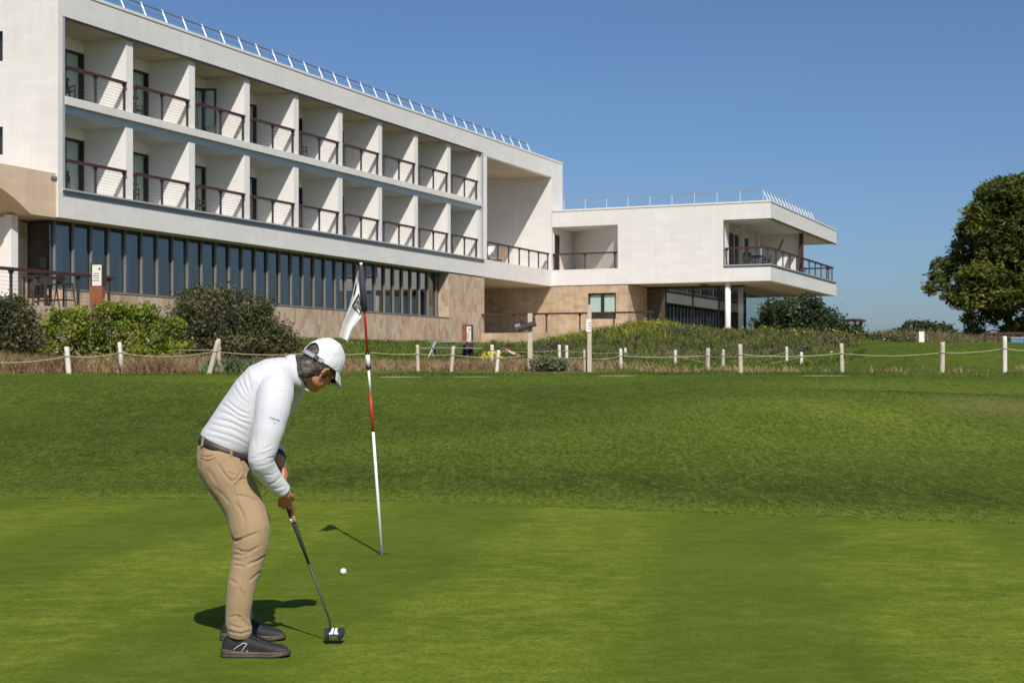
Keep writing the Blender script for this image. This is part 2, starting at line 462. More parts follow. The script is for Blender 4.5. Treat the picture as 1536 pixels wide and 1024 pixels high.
# --- ground floor window strip
GX = -0.70
w = MB(); w.box(-0.75, -0.05, Q0 + .3, -14.79, 1.2, 4.17); P("base_wall", w, M['travertine'])
w = MB(); w.box(-0.75, -0.03, Q0 + .3, -14.795, 4.17, 4.24); P("window_sill", w, M['fin'])
w = MB(); w.box(-3.0, -0.05, -14.79, -10.2, 1.2, 6.655); P("pier", w, M['travertine'])
nf = 32
strip = MB(); strip.box(GX - .05, GX + .03, -45.7, -14.80, 6.52, 6.655); strip.box(GX - .05, GX + .03, -45.7, -14.80, 4.24, 4.30)
strip = P("window_strip", strip, M['dark_frame'])
step = (45.49 - 14.95) / 31.3
ends = [-45.7]
for i in range(nf):
    q = -45.49 + step * i
    if q > -15.0: break
    mb = MB(); mb.box(GX + .02, GX + .10, q - .036, q + .036, 4.24, 6.655); P("fin", mb, M['fin'], parent=strip)
    ends.append(q)
ends.append(-14.80)
for a, b in zip(ends[:-1], ends[1:]):
    if b - a < .1: continue
    mb = MB(); mb.box(GX - .012, GX, a + .01, b - .01, 4.30, 6.52); P("pane", mb, M['glass'], parent=strip)
# end glass under the near gable
mb = MB(); mb.box(-1.58, GX - .05, -45.72, -45.70, 4.0, 6.52); P("pane", mb, M['glass'])
mb = MB(); mb.box(-1.66, -1.58, -45.75, -45.66, 3.4, 6.65); mb.box(-1.58, GX + .03, -45.75, -45.66, 6.52, 6.65); mb.box(-1.58, GX + .03, -45.75, -45.66, 3.9, 4.0); P("window_frame", mb, M['dark_frame'])
mb = MB(); mb.box(-1.58, -0.05, -45.78, -45.64, 1.2, 3.9); P("base_wall", mb, M['travertine_flat'])
# inside of the restaurant
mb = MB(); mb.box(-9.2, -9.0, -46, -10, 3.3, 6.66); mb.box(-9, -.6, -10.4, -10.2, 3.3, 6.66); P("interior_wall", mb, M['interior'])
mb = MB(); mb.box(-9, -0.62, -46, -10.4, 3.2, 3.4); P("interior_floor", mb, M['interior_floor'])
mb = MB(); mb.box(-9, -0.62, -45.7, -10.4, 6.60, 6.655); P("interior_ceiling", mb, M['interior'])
for i in range(8):
    q = -44.3 + 3.903 * i
    mb = MB(); mb.box(-1.75, -1.45, q - .16, q + .16, 3.4, 6.6); P("column", mb, M['plaster'])

# --- canopy at the near end with a curved haunch
mb = MB()
mb.prism([(Q0, 8.22), (Q0, 6.68), (-47.27, 6.68), (-47.45, 6.75), (-47.7, 6.9), (-48.1, 7.13), (-48.6, 7.35), (-49.3, 7.6), (-50.5, 7.85), (-56, 7.9), (-56, 8.22)], 'x', -3.6, -0.07)
P("canopy", mb, M['sand_concrete'])
mb = MB(); mb.box(-3.6, -2.4, -56, Q0, 6.5, 7.95); P("canopy_beam", mb, M['sand_concrete'])
mb = MB(); mb.box(-.07, -.02, Q0 - .3, Q0 - .02, 8.0, 8.1); P("canopy_lip", mb, M['fin'])
mb = MB(); mb.box(-1.05, -.72, -47.55, -47.22, 3.3, 6.67); mb.box(-1.4, -1.1, -47.5, -47.3, 3.3, 6.6); P("column", mb, M['plaster'])
mb = MB(); mb.box(-1.9, -1.62, -46.9, -45.75, 1.2, 6.6); P("pier", mb, M['travertine_flat'])
mb = MB(); mb.box(-3.5, -3.46, -53, -46.9, 3.4, 6.5); P("pane", mb, M['glass'])
mb = MB(); mb.box(-3.45, -3.4, -53, -52.9, 3.4, 6.5); mb.box(-3.45, -3.4, -49.6, -49.5, 3.4, 6.5); mb.box(-3.45, -3.4, -52.9, -49.6, 6.4, 6.5); mb.box(-3.45, -3.4, -47.1, -46.9, 3.4, 6.5); P("window_frame", mb, M['alu'])
mb = MB(); mb.box(-3.6, -3.5, -56, -46, 3.4, 6.5); P("interior_wall", mb, M['interior'])
mb = MB(); mb.box(-1.63, -1.60, -46.62, -46.32, 5.05, 5.42); P("wall_sign", mb, M['board'])

# --- right wing
WX, WY = 14.12, 20.1
w = MB()
w.box(-.02, WX, -0.0, .30, 10.45, 11.43)
w.box(0.0, WX, 0.0, .30, 6.72, 7.53)
w.box(0.0, 11.22, 0.0, .30, 7.53, 7.72)
w.box(4.45, 11.22, 0.0, .30, 7.72, 10.45)
w.box(WX - .3, WX, .30, WY, 10.50, 11.43)
w.box(WX - .3, WX, .30, WY, 6.72, 7.53)
w.box(0, WX - .3, WY - .3, WY, 10.5, 11.43); w.box(0, WX - .3, WY - .3, WY, 6.72, 7.53)
P("wing_wall", w, M['stone'])
w = MB(); w.box(0.05, WX + .04, -.04, WY + .04, 11.43, 11.53); P("coping", w, M['coping'])
w = MB(); w.box(-.02, WX - .3, .3, WY - .3, 10.46, 11.3); P("roof", w, M['plaster'])
w = MB(); w.box(11.2, WX - .04, .04, .3, 7.535, 7.66); w.box(WX - .3, WX - .04, .3, WY - .04, 7.535, 7.66); P("sill_band", w, M['grey_metal'])
w = MB(); w.box(11.24, WX + .05, -.05, .3, 7.66, 7.725); w.box(WX - .3, WX + .05, .3, WY + .05, 7.66, 7.725); P("sill_lip", w, M['alu'])
w = MB(); w.box(11.22, WX - .012, .012, .1, 10.40, 10.448); w.box(WX - .1, WX - .012, .1, WY - .012, 10.42, 10.498); w.box(11.215, 11.26, .012, .08, 7.72, 10.4); P("drip_edge", w, M['dark_metal'])
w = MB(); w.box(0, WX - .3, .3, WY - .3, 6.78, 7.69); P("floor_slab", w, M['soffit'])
# corner loggia with its slanting wall
w = MB(); w.prism([(0.0, 3.8), (4.45, .3), (4.75, .3), (4.75, 4.2), (0, 4.2)], 'z', 7.69, 10.46); w.box(-.02, .02, .3, 3.8, 7.69, 10.46); P("loggia_wall", w, M['plaster'])
w = MB(); w.box(.02, .06, .45, 1.2, 7.69, 10.0); P("loggia_door", w, M['dark_frame'])
railing(.16, (.05, 4.42), 7.72, 1.06, [.14, 2.2, 4.2], axis='x')
# corner gallery
w = MB(); w.box(10.9, 11.22, .3, 1.25, 7.69, 10.46); P("gallery_wall", w, M['plaster'])
w = MB(); w.box(10.9, 13.53, 10.9, 11.2, 7.69, 10.46); P("gallery_wall", w, M['plaster'])
for y in (4.4, 8.55):
    w = MB(); w.box(11.05, 11.35, y - .15, y + .15, 7.69, 10.46); P("column", w, M['plaster'])
w = MB(); w.box(10.55, 10.6, 1.25, 10.9, 7.69, 10.46); P("gallery_wall", w, M['plaster'])
w = MB()
for a in (1.5, 3.2, 5.0, 6.9): w.box(10.6, 10.66, a, a + 1.3, 7.72, 10.0)
P("gallery_door", w, M['dark_frame'])
w = MB(); w.box(13.5, 13.74, 10.55, 10.85, 7.7, 10.46); P("column", w, M['mahogany'])
railing(.22, (11.28, 13.98), 7.73, 1.06, [11.36, 12.6, 13.9], axis='x')
railing(13.9, (.28, 19.86), 7.73, 1.06, [.3 + 1.93 * k for k in range(11)][1:])
railing(19.8, (9.5, 13.84), 7.73, 1.06, [9.6, 11.6, 13.6], axis='x')
# wing roof rails
rr = MB(); rr.tube([(.4, .9, 12.28), (13.55, .9, 12.28)], .024, 6); rr.tube([(.4, .9, 11.95), (13.55, .9, 11.95)], .012, 6)
rail = P("roof_railing", rr, M['grey_metal'])
for k in range(10):
    mb = MB(); x = .5 + 1.44 * k; mb.tube([(x, .9, 11.5), (x, .9, 12.28)], .012, 6); P("stay", mb, M['white_metal'], parent=rail)
rr = MB(); rr.tube([(13.45, .9, 12.22), (13.45, 14.6, 12.22)], .03, 6); rail = P("roof_railing", rr, M['rail_metal'])
for k in range(15):
    mb = MB(); y = .9 + .97 * k; mb.tube([(13.8, y, 11.5), (13.42, y, 12.3)], .024, 6); P("stay", mb, M['white_metal'], parent=rail)
# under the wing
w = MB(); w.box(-9, 2.42, .05, .4, 1.2, 6.69); w.box(4.31, 5.08, .05, .4, 1.2, 6.69); w.box(2.42, 4.31, .05, .4, 1.2, 4.58); w.box(2.42, 4.31, .05, .4, 6.2, 6.69); w.box(4.7, 5.08, .4, 3.9, 1.2, 6.69); P("base_wall", w, M['travertine_flat'])
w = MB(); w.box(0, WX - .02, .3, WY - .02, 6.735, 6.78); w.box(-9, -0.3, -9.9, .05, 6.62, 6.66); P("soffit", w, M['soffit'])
fr = MB(); fr.box(2.42, 4.31, .2, .3, 6.1, 6.2); fr.box(2.42, 4.31, .2, .3, 4.58, 4.68); fr.box(2.42, 2.52, .2, .3, 4.68, 6.1); fr.box(4.21, 4.31, .2, .3, 4.68, 6.1); fr.box(3.27, 3.47, .2, .3, 4.68, 6.1)
win = P("window", fr, M['dark_frame'])
g = MB(); g.box(2.52, 3.27, .25, .26, 4.68, 6.1); g.box(3.47, 4.21, .25, .26, 4.68, 6.1); P("pane", g, M['clear_glass'], parent=win)
g = MB(); g.box(2.52, 4.21, .275, .29, 4.98, 6.1); P("blind", g, M['curtain'], parent=win)
g = MB(); g.box(2.4, 4.33, .36, .4, 4.5, 6.3); P("backing", g, M['interior'], parent=win)
w = MB()
for a, b in ((5.08, 6.3), (6.4, 8.1), (8.2, 9.8)): w.box(a, b, 3.9, 3.915, 3.4, 6.6)
P("pane", w, M['glass'])
w = MB(); w.box(9.9, 11.49, 3.9, 3.915, 3.4, 6.6); P("pane", w, M['clear_glass'])
w = MB()
for x in (6.3, 8.1, 9.8): w.box(x, x + .1, 3.87, 3.95, 3.4, 6.7)
w.box(5.08, 11.53, 3.87, 3.95, 6.6, 6.7)
P("window_frame", w, M['dark_frame'])
w = MB()
for a in range(6): w.box(11.515, 11.53, 3.92 + 2.5 * a, 3.92 + 2.5 * a + 2.46, 3.4, 6.7)
P("pane", w, M['clear_glass'])
w = MB(); w.box(5.1, 9.5, 12.0, 12.2, 3.4, 6.7); w.box(4.8, 5.1, 3.95, 12, 3.4, 6.7); P("interior_wall", w, M['interior'])
w = MB(); w.tube([(11.38, .45, 2.6), (11.38, .45, 6.735)], .17, 16); P("column", w, M['plaster'], True)
w = MB(); w.tube([(11.15, 4.35, 3.4), (11.15, 4.35, 6.7)], .17, 16); P("column", w, M['plaster'], True)
w = MB(); w.box(11.6, 11.95, 18.85, 19.2, 2.6, 6.735); P("column", w, M['travertine_flat'])
w = MB(); w.box(-9, 14.0, -10.3, 19.8, 3.25, 3.40); P("terrace_floor", w, M['terrace_floor'])
w = MB(); w.box(-.05, 10.3, -10.6, -10.3, 1.2, 3.47); w.box(10.0, 10.3, -10.3, 3.9, 1.2, 3.4); P("terrace_wall", w, M['travertine_flat'])
railing(-10.45, (-.2, 10.2), 3.47, 1.1, [-.1, 1.9, 3.9, 5.9, 7.9, 10.0], axis='x')
w = MB(); w.box(9.2, 9.5, 2.0, 2.8, 6.64, 6.73); P("ceiling_lamp", w, M['dark_metal'])
# near terrace in front of the restaurant
w = MB(); w.box(-3.4, 2.75, -58, -46.2, 3.2, 3.40); P("terrace_floor", w, M['terrace_floor'])
w = MB(); w.box(2.45, 2.75, -58, -46.2, 1.0, 3.2); w.box(-.04, 2.45, -46.5, -46.2, 1.0, 3.2); P("terrace_wall", w, M['travertine_flat'])
railing(2.6, (-57, -46.3), 3.40, 1.14, [-46.55, -48.1, -49.65, -51.2, -52.75, -54.3])
# ---------------------------------------------------------------- terrain
BASE = [(38, 1.21), (41, 1.22), (44, 1.285), (50, 1.47), (60, 1.74), (66, 1.93), (70, 2.15), (78, 2.68), (100, 2.95), (130, 3.5), (200, 3.2), (400, 0.5), (3000, -20)]
RIDGE = [(-3, 2.2), (-1, 2.25), (0.07, 2.3), (2.1, 2.62), (3.8, 3.05), (6.1, 3.35), (7.3, 3.5), (10.2, 3.2), (12.5, 3.1), (15.2, 2.75), (17.6, 2.35), (20, 2.2)]
def interp(tab, x):
    if x <= tab[0][0]: return tab[0][1]
    for (a, va), (b, vb) in zip(tab[:-1], tab[1:]):
        if x <= b: return va + (vb - va) * (x - a) / (b - a)
    return tab[-1][1]
def green_edge(X):
    return interp([(-60, 16.5), (-8, 15.7), (-5.4, 15.5), (-3.3, 15.45), (-0.46, 14.96), (2.55, 13.65), (4.54, 12.95), (12, 10.5), (40, 8)], X)
def terrain(X, Y):
    Yb = green_edge(X)
    crest = 38 + 1.2 * math.sin(X * .21 + 1)
    if Y <= Yb: z = 0.0
    elif Y < crest:
        t = (Y - Yb) / (crest - Yb)
        z = 1.21 * (0.55 * t ** 1.25 + 0.45 * t * t * (3 - 2 * t))
        win = min(1, t * 3.0) * min(1, (1 - t) * 5)
        z += win * (0.34 * nz3(X * .10 + 3.1, Y * .12) + .03 * nz3(X * .36, Y * .4 + 7))
        z += .30 * math.exp(-((X - 6.5) / 4.5) ** 2 - ((Y - 26.5) / 4.5) ** 2) * win - .14 * math.exp(-((X - .5) / 3.5) ** 2 - ((Y - 29) / 4) ** 2) * win - .22 * math.exp(-((X + 6) / 5) ** 2 - ((Y - 28) / 6) ** 2)
    else:
        z = interp(BASE, Y)
        if Y < 110: z += .05 * nz3(X * .5, Y * .5)
        # rise towards the long wall
        lx = (X - C0.x) * .917 - (Y - C0.y) * .3989
        lq = (X - C0.x) * .3989 + (Y - C0.y) * .917
        if lq < -9: z = max(z, z + (2.75 - z) * (1 - smooth(.4, 5.5, lx)) * smooth(-62, -44, lq) if z < 2.75 else z)
        # weedy bank under the terrace
        if -6 < X < 22:
            k = smooth(61, 75, Y)
            z = z + max(0, interp(RIDGE, X) - z) * k * (smooth(-4, 0, X))
            if 58 < Y < 90: z += .12 * nz3(X * .45, Y * .3) * k
        # mown mound on the right
        z += .72 * smooth(10.2, 15.8, X) * smooth(45.5, 53, Y) * (1 - smooth(60, 80, Y))
        # dunes behind
        if 100 < Y < 150:
            g = math.exp(-((Y - 126) / 9) ** 2)
            z += g * (1.0 * math.exp(-((X - 34.3) / 3.3) ** 2) + .45 * math.exp(-((X - 28) / 7) ** 2) + .5 * math.exp(-((X - 42) / 6) ** 2) + .22 * nz3(X * .35, Y * .3))
    return z

def axis_pts(segs):
    out = []
    for a, b, s in segs:
        n = max(1, int(round((b - a) / s)))
        out += [a + (b - a) * i / n for i in range(n)]
    out.append(segs[-1][1])
    return out
XS = axis_pts([(-3000, -300, 900), (-300, -60, 60), (-60, -24, 4), (-24, 26, .5), (26, 60, 1.5), (60, 300, 60), (300, 3000, 900)])
YS = axis_pts([(-300, -20, 70), (-20, 8, 4), (8, 14, .5), (14, 46, .4), (46, 100, 1.0), (100, 150, 2), (150, 400, 25), (400, 3000, 650)])

def attr_color(nt, name):
    a = nt.nodes.new("ShaderNodeAttribute"); a.attribute_name = name
    return a.outputs["Fac"]

def ground_mat():
    m, nt, b = new_mat("ground_cover")
    tc = nt.nodes.new("ShaderNodeTexCoord").outputs["Object"]
    n1 = noise_tex(nt, 0.16, 5, 0.62, tc, (1, 1.3, 1)); n2 = noise_tex(nt, 2.2, 5, 0.7, tc, (1, .4, 1)); n3 = noise_tex(nt, 15, 5, 0.8, tc, (1, .24, 1))
    rough = mixc(nt, ramp(nt, n1, [(0.34, (0, 0, 0)), (0.66, (1, 1, 1))]), (0.044, 0.077, 0.010), (0.086, 0.128, 0.014))
    rough = mixc(nt, attr_color(nt, "tone"), rough, (0.150, 0.192, 0.022))  # pale collar and sunlit slope faces put into the turf colour
    rough = mixc(nt, attr_color(nt, "lush"), rough, (0.028, 0.054, 0.008))  # shade of hollows and back slopes put into the turf colour
    rough = mixc(nt, ramp(nt, n2, [(0.42, (0, 0, 0)), (0.75, (.9, .9, .9))]), rough, (0.112, 0.142, 0.024))
    rough = mixc(nt, ramp(nt, n3, [(0.44, (0, 0, 0)), (0.66, (.85, .85, .85))]), rough, (0.038, 0.060, 0.006))
    rough = mixc(nt, ramp(nt, n3, [(0.34, (.6, .6, .6)), (0.5, (0, 0, 0))]), rough, (0.165, 0.195, 0.035))
    dry = mixc(nt, n2, (0.24, 0.165, 0.085), (0.12, 0.125, 0.04))
    sand = mixc(nt, n2, (0.46, 0.37, 0.24), (0.36, 0.28, 0.17))
    c = mixc(nt, attr_color(nt, "dry"), rough, dry)
    c = mixc(nt, attr_color(nt, "sand"), c, sand)
    nt.links.new(c, b.inputs["Base Color"])
    b.inputs["Roughness"].default_value = 0.95; b.inputs["Specular IOR Level"].default_value = 0.04
    bump(nt, b, n3, 0.6, 0.015)
    return m
V = np.array([(x, y, terrain(x, y)) for y in YS for x in XS], dtype=np.float32)
nx = len(XS)
ii = np.arange(len(YS) - 1)[:, None] * nx + np.arange(nx - 1)[None, :]
ii = ii.ravel()
Fq = np.stack([ii, ii + 1, ii + nx + 1, ii + nx], 1)
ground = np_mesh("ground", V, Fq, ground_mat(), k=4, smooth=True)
tag(ground, "rolling grassy ground with a mown slope rising to scrub", None, None, "structure")
dry = np.zeros(len(V), np.float32); sand = np.zeros(len(V), np.float32)
for i, (x, y, z) in enumerate(V):
    if y > 20:
        px = 768 + F * x / y
        d = (1 if px < 480 else .6) * smooth(40.6, 42.4, y) * (1 - .8 * smooth(50, 56, y)) * (1 - smooth(880, 960, px)) * (.7 + .5 * nz3(x * .4, y * .4))
        d = max(d, .55 * math.exp(-((x - 8.25) / .9) ** 2 - ((y - 24.8) / 1.3) ** 2) * (1 + nz3(x * 3, y * 3)))
        if y > 95: d = max(d, .75 + .3 * nz3(x * .2, y * .2))
        if px > 960: d = max(d, smooth(41, 42.5, y) * (1 - smooth(44.5, 46.5, y)) * (.1 + .8 * nz3(x * .8, y)))
        dry[i] = min(1, max(0, d))
        if y > 57 and 990 < px < 1110: sand[i] = max(0, min(1, 2.2 * nz3(x * .5 + 4, y * .6) - .2)) * (1 - smooth(74, 80, y))
tone_light = np.zeros(len(V), np.float32); tone_shade = np.zeros(len(V), np.float32)  # mown grass tones, plus light and shade of the slope painted into the colour
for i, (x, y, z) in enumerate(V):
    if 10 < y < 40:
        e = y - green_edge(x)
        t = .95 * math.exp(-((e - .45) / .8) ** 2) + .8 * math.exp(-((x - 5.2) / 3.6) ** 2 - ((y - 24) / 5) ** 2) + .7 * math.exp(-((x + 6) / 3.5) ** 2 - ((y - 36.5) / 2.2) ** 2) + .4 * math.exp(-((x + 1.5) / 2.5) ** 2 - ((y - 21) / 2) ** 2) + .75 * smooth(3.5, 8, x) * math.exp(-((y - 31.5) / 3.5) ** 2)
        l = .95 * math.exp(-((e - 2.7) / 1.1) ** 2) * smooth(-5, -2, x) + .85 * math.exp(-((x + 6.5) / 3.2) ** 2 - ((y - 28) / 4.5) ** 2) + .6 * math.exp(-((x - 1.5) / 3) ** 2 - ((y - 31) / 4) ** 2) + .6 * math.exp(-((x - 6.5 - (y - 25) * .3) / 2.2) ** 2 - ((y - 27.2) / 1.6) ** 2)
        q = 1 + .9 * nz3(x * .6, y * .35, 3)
        tone_light[i] = max(0, min(1, t * q)); tone_shade[i] = max(0, min(1, l * q))
for nm, arr in (("dry", dry), ("sand", sand), ("tone", tone_light), ("lush", tone_shade)):
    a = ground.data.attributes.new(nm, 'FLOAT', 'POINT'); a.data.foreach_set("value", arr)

# putting green: its own closely mown sheet
def green_mat():
    m, nt, b = new_mat("putting_turf")
    tc = nt.nodes.new("ShaderNodeTexCoord").outputs["Object"]
    n1 = noise_tex(nt, 0.55, 5, 0.6, tc, (1, 1.0, 1)); n2 = noise_tex(nt, 4.2, 6, 0.75, tc, (.8, 1.25, 1)); n3 = noise_tex(nt, 50, 3, 0.8, tc, (1, .45, 1)); n4 = noise_tex(nt, 11, 6, 0.85, tc, (.8, 1.1, 1))
    c = mixc(nt, ramp(nt, n1, [(0.34, (0, 0, 0)), (0.66, (1, 1, 1))]), (0.096, 0.142, 0.014), (0.160, 0.206, 0.021))
    c = mixc(nt, ramp(nt, n2, [(0.45, (0, 0, 0)), (0.78, (1, 1, 1))]), c, (0.250, 0.278, 0.045))
    c = mixc(nt, ramp(nt, n4, [(0.5, (0, 0, 0)), (0.8, (.65, .65, .65))]), c, (0.080, 0.112, 0.009))
    c = mixc(nt, ramp(nt, n3, [(0.42, (0, 0, 0)), (0.8, (.8, .8, .8))]), c, (0.048, 0.075, 0.006))
    # faint mowing lane
    sp = nt.nodes.new("ShaderNodeSeparateXYZ"); nt.links.new(tc, sp.inputs[0])
    mu = N(nt, "ShaderNodeMath", operation='MULTIPLY_ADD'); mu.inputs[1].default_value = -0.147
    nt.links.new(sp.outputs[1], mu.inputs[0]); nt.links.new(sp.outputs[0], mu.inputs[2])
    wv = N(nt, "ShaderNodeMath", operation='SINE'); m2 = N(nt, "ShaderNodeMath", operation='MULTIPLY'); m2.inputs[1].default_value = 2.4
    m3 = N(nt, "ShaderNodeMath", operation='MULTIPLY_ADD'); m3.inputs[1].default_value = 2.6; m3.inputs[2].default_value = 0.0
    nt.links.new(n1, m3.inputs[0])
    m4 = N(nt, "ShaderNodeMath", operation='ADD')
    m5 = N(nt, "ShaderNodeMath", operation='MULTIPLY_ADD'); m5.inputs[1].default_value = 0.5; m5.inputs[2].default_value = 0.5
    nt.links.new(mu.outputs[0], m2.inputs[0]); nt.links.new(m2.outputs[0], m4.inputs[0]); nt.links.new(m3.outputs[0], m4.inputs[1]); nt.links.new(m4.outputs[0], wv.inputs[0]); nt.links.new(wv.outputs[0], m5.inputs[0])
    c = mixc(nt, ramp(nt, m5.outputs[0], [(0.30, (0.0,) * 3), (0.70, (.50,) * 3)]), c, (0.066, 0.108, 0.011))
    nt.links.new(c, b.inputs["Base Color"])
    b.inputs["Roughness"].default_value = 0.95; b.inputs["Specular IOR Level"].default_value = 0.03
    ad = N(nt, "ShaderNodeMath", operation='ADD'); nt.links.new(n3, ad.inputs[0]); nt.links.new(n4, ad.inputs[1])
    bump(nt, b, ad.outputs[0], 0.55, 0.008)
    return m
gx = axis_pts([(-40, -10, 2), (-10, 10, .25), (10, 30, 2)])
gy = [0.0, .3, .6, .8, .9, .96, 1.0]
gv, gf = [], []
for j, t in enumerate(gy):
    for x in gx:
        yb = green_edge(x) + .05 * nz3(x * 1.3, 0)
        y = -20 + (yb + 20) * t
        gv.append((x, y, 0.012 if t < 1 else 0.0))
for j in range(len(gy) - 1):
    for i in range(len(gx) - 1):
        a = j * len(gx) + i
        gf.append((a, a + 1, a + 1 + len(gx), a + len(gx)))
green = np_mesh("putting_green", np.array(gv), np.array(gf), green_mat(), k=4)
tag(green, "closely mown pale green putting surface in the foreground", None, None, "structure")
GZ = 0.012

# sandy path along the crest
pv, pf = [], []
pts = [(-3.6, 39.7), (2, 39.9), (4.5, 39.6), (7, 40.0), (10, 40.1), (15, 39.8), (22, 39.7)]
n = 150
for i in range(n + 1):
    x = -3.6 + 25.6 * i / n; yc = 37.75 + 1.2 * math.sin(x * .21 + 1)
    k = max(.02, min(1, .35 + 1.9 * nz3(x * .55, 2)))
    for dy, h in ((-.14, -.02), (-.06, .018), (.06, .016)):
        pv.append((x, yc + dy, terrain(x, yc + dy) + (h if h < 0 else h * k - .02 * (1 - k))))
    if i:
        for q in range(2): pf.append((3 * i - 3 + q, 3 * i + q, 3 * i + 1 + q, 3 * i - 2 + q))
m_sand = plain("path_sand", (0.25, 0.215, 0.12), 0.9, 0.18, 3.0, bmp=0.3)
path = np_mesh("path", np.array(pv), np.array(pf), m_sand, k=4)
tag(path, "thin sandy path running along the crest below the posts", None, None, "structure")

# ---------------------------------------------------------------- grass and weeds (uncountable stuff)
def blades(name, pts, h, wd, lean, mat, label, cat="grass", hvar=.6):
    """pts: (n,3) roots; one bent blade (two triangles) per root"""
    pts = np.asarray(pts, dtype=np.float64); n = len(pts)
    az = RNG.uniform(0, 2 * np.pi, n); hh = h * (1 + hvar * RNG.uniform(-1, 1, n)); ww = wd * RNG.uniform(.7, 1.3, n)
    ln = lean * RNG.uniform(.2, 1.2, n) * hh
    la = RNG.uniform(0, 2 * np.pi, n)
    side = np.stack([np.cos(az), np.sin(az), np.zeros(n)], 1) * ww[:, None] / 2
    mid = pts + np.stack([np.cos(la) * ln * .35, np.sin(la) * ln * .35, hh * .55], 1)
    tip = pts + np.stack([np.cos(la) * ln, np.sin(la) * ln, hh], 1)
    Vv = np.stack([pts - side, pts + side, mid - side * .8, mid + side * .8, tip], 1).reshape(-1, 3)
    b = np.arange(n)[:, None] * 5
    Ff = np.concatenate([b + np.array([[0, 1, 3]]), b + np.array([[0, 3, 2]]), b + np.array([[2, 3, 4]])], 0)
    o = np_mesh(name, Vv, Ff, mat)
    return tag(o, label, cat, None, "stuff")

def scatter(n, xr, yr, dens=None, persp=True):
    """random roots on the terrain inside what the camera can see; dens(x, y, px) in 0..1"""
    out = []
    tries = 0
    while len(out) < n and tries < n * 30:
        tries += 1
        y = yr[0] + (yr[1] - yr[0]) * random.random()
        px = xr[0] + (xr[1] - xr[0]) * random.random()
        x = (px - 768) / F * y
        if dens is not None and random.random() > dens(x, y, px): continue
        out.append((x, y, terrain(x, y)))
    return out

m_rough = leafy("rough_blades", [(0.038, 0.066, 0.007), (0.066, 0.104, 0.010), (0.108, 0.150, 0.018), (0.18, 0.215, 0.050)], 0.6, 0.35, 0.22, 0.1)
def d_rough(x, y, px):
    if y < green_edge(x) + .03: return 0
    return 1.0
r1 = scatter(34000, (-60, 1600), (12.9, 20), lambda x, y, px: d_rough(x, y, px) * (1.15 - (y - 12.9) / 12) * smooth(0, 1.2, y - green_edge(x)))
r2 = scatter(34000, (-60, 1600), (19.5, 38.9), lambda x, y, px: (1.0 - (y - 19.5) / 30) if y < 37.6 + 1.2 * math.sin(x * .21 + 1) else 0)
blades("rough_grass", r1, 0.014, 0.0060, 2.2, m_rough, "mown rough grass on the slope behind the green")
blades("rough_grass", r2, 0.019, 0.010, 2.2, m_rough, "mown rough grass higher up the slope behind the green")
# fringe at the edge of the green
fr = []
for i in range(2200):
    px = random.uniform(-40, 1580); x0 = (px - 768) / F * 14.6
    y = green_edge(x0) + abs(random.gauss(0, .10)); fr.append((x0, y, terrain(x0, y)))
blades("fringe_grass", fr, 0.013, 0.006, 2.0, m_rough, "slightly longer grass fringing the edge of the green")

m_dry = leafy("dry_grass", [(0.20, 0.13, 0.07), (0.33, 0.225, 0.125), (0.44, 0.32, 0.185), (0.24, 0.20, 0.08)], 0.8, 0.25, 0.5, 0.15)
def d_dry(x, y, px):
    k = 1.0 if px < 480 else (0.95 if px < 800 else .35 * (1 - smooth(860, 1000, px)))
    return k * max(0, .30 + 1.5 * nz3(x * .42, y * .5) + .5 * nz3(x * 1.7, y * 1.5))
blades("dry_grass", scatter(17000, (-40, 500), (42.2, 45.4), d_dry), .38, .019, 1.1, m_dry, "brown dry grass in front of the bushes at the left")
blades("dry_grass", scatter(16000, (440, 1000), (45.6, 52), d_dry), .21, .022, 1.1, m_dry, "brown dry grass behind the crest under the ropes")
blades("dry_grass", scatter(900, (960, 1600), (44.2, 46.5), lambda x, y, px: -.05 + 1.3 * nz3(x * .9, y * .6)), .15, .03, .9, m_dry, "straw coloured tufts beside the right hand posts")
m_lush = leafy("lush_grass", [(0.050, 0.088, 0.012), (0.085, 0.130, 0.018), (0.13, 0.175, 0.030), (0.20, 0.225, 0.06)], 0.6, 0.35, 0.4, 0.2)
def d_lush(x, y, px):
    k = .9 if px > 440 else .55
    return k * (.35 + 1.1 * nz3(x * .35 + 9, y * .5))
blades("lush_grass", scatter(12000, (-40, 1600), (38.9, 43.0), lambda x, y, px: d_lush(x, y, px) if y > 38.3 + 1.2 * math.sin(x * .21 + 1) else 0), .06, .022, .6, m_lush, "bright green grass strip along the crest")
def d_back(x, y, px):
    lx = (x - C0.x) * .917 - (y - C0.y) * .3989
    return 0.0 if lx < 0.3 else .55 + .6 * nz3(x * .3, y * .3)
blades("lush_grass", scatter(14000, (420, 1300), (50, 66), d_back), .09, .045, .7, m_lush, "green grass below the stone base of the hotel")
blades("lush_grass", scatter(5000, (500, 780), (64, 80), lambda x, y, px: d_back(x, y, px)), .10, .055, .7, m_lush, "green grass at the foot of the stone pier")

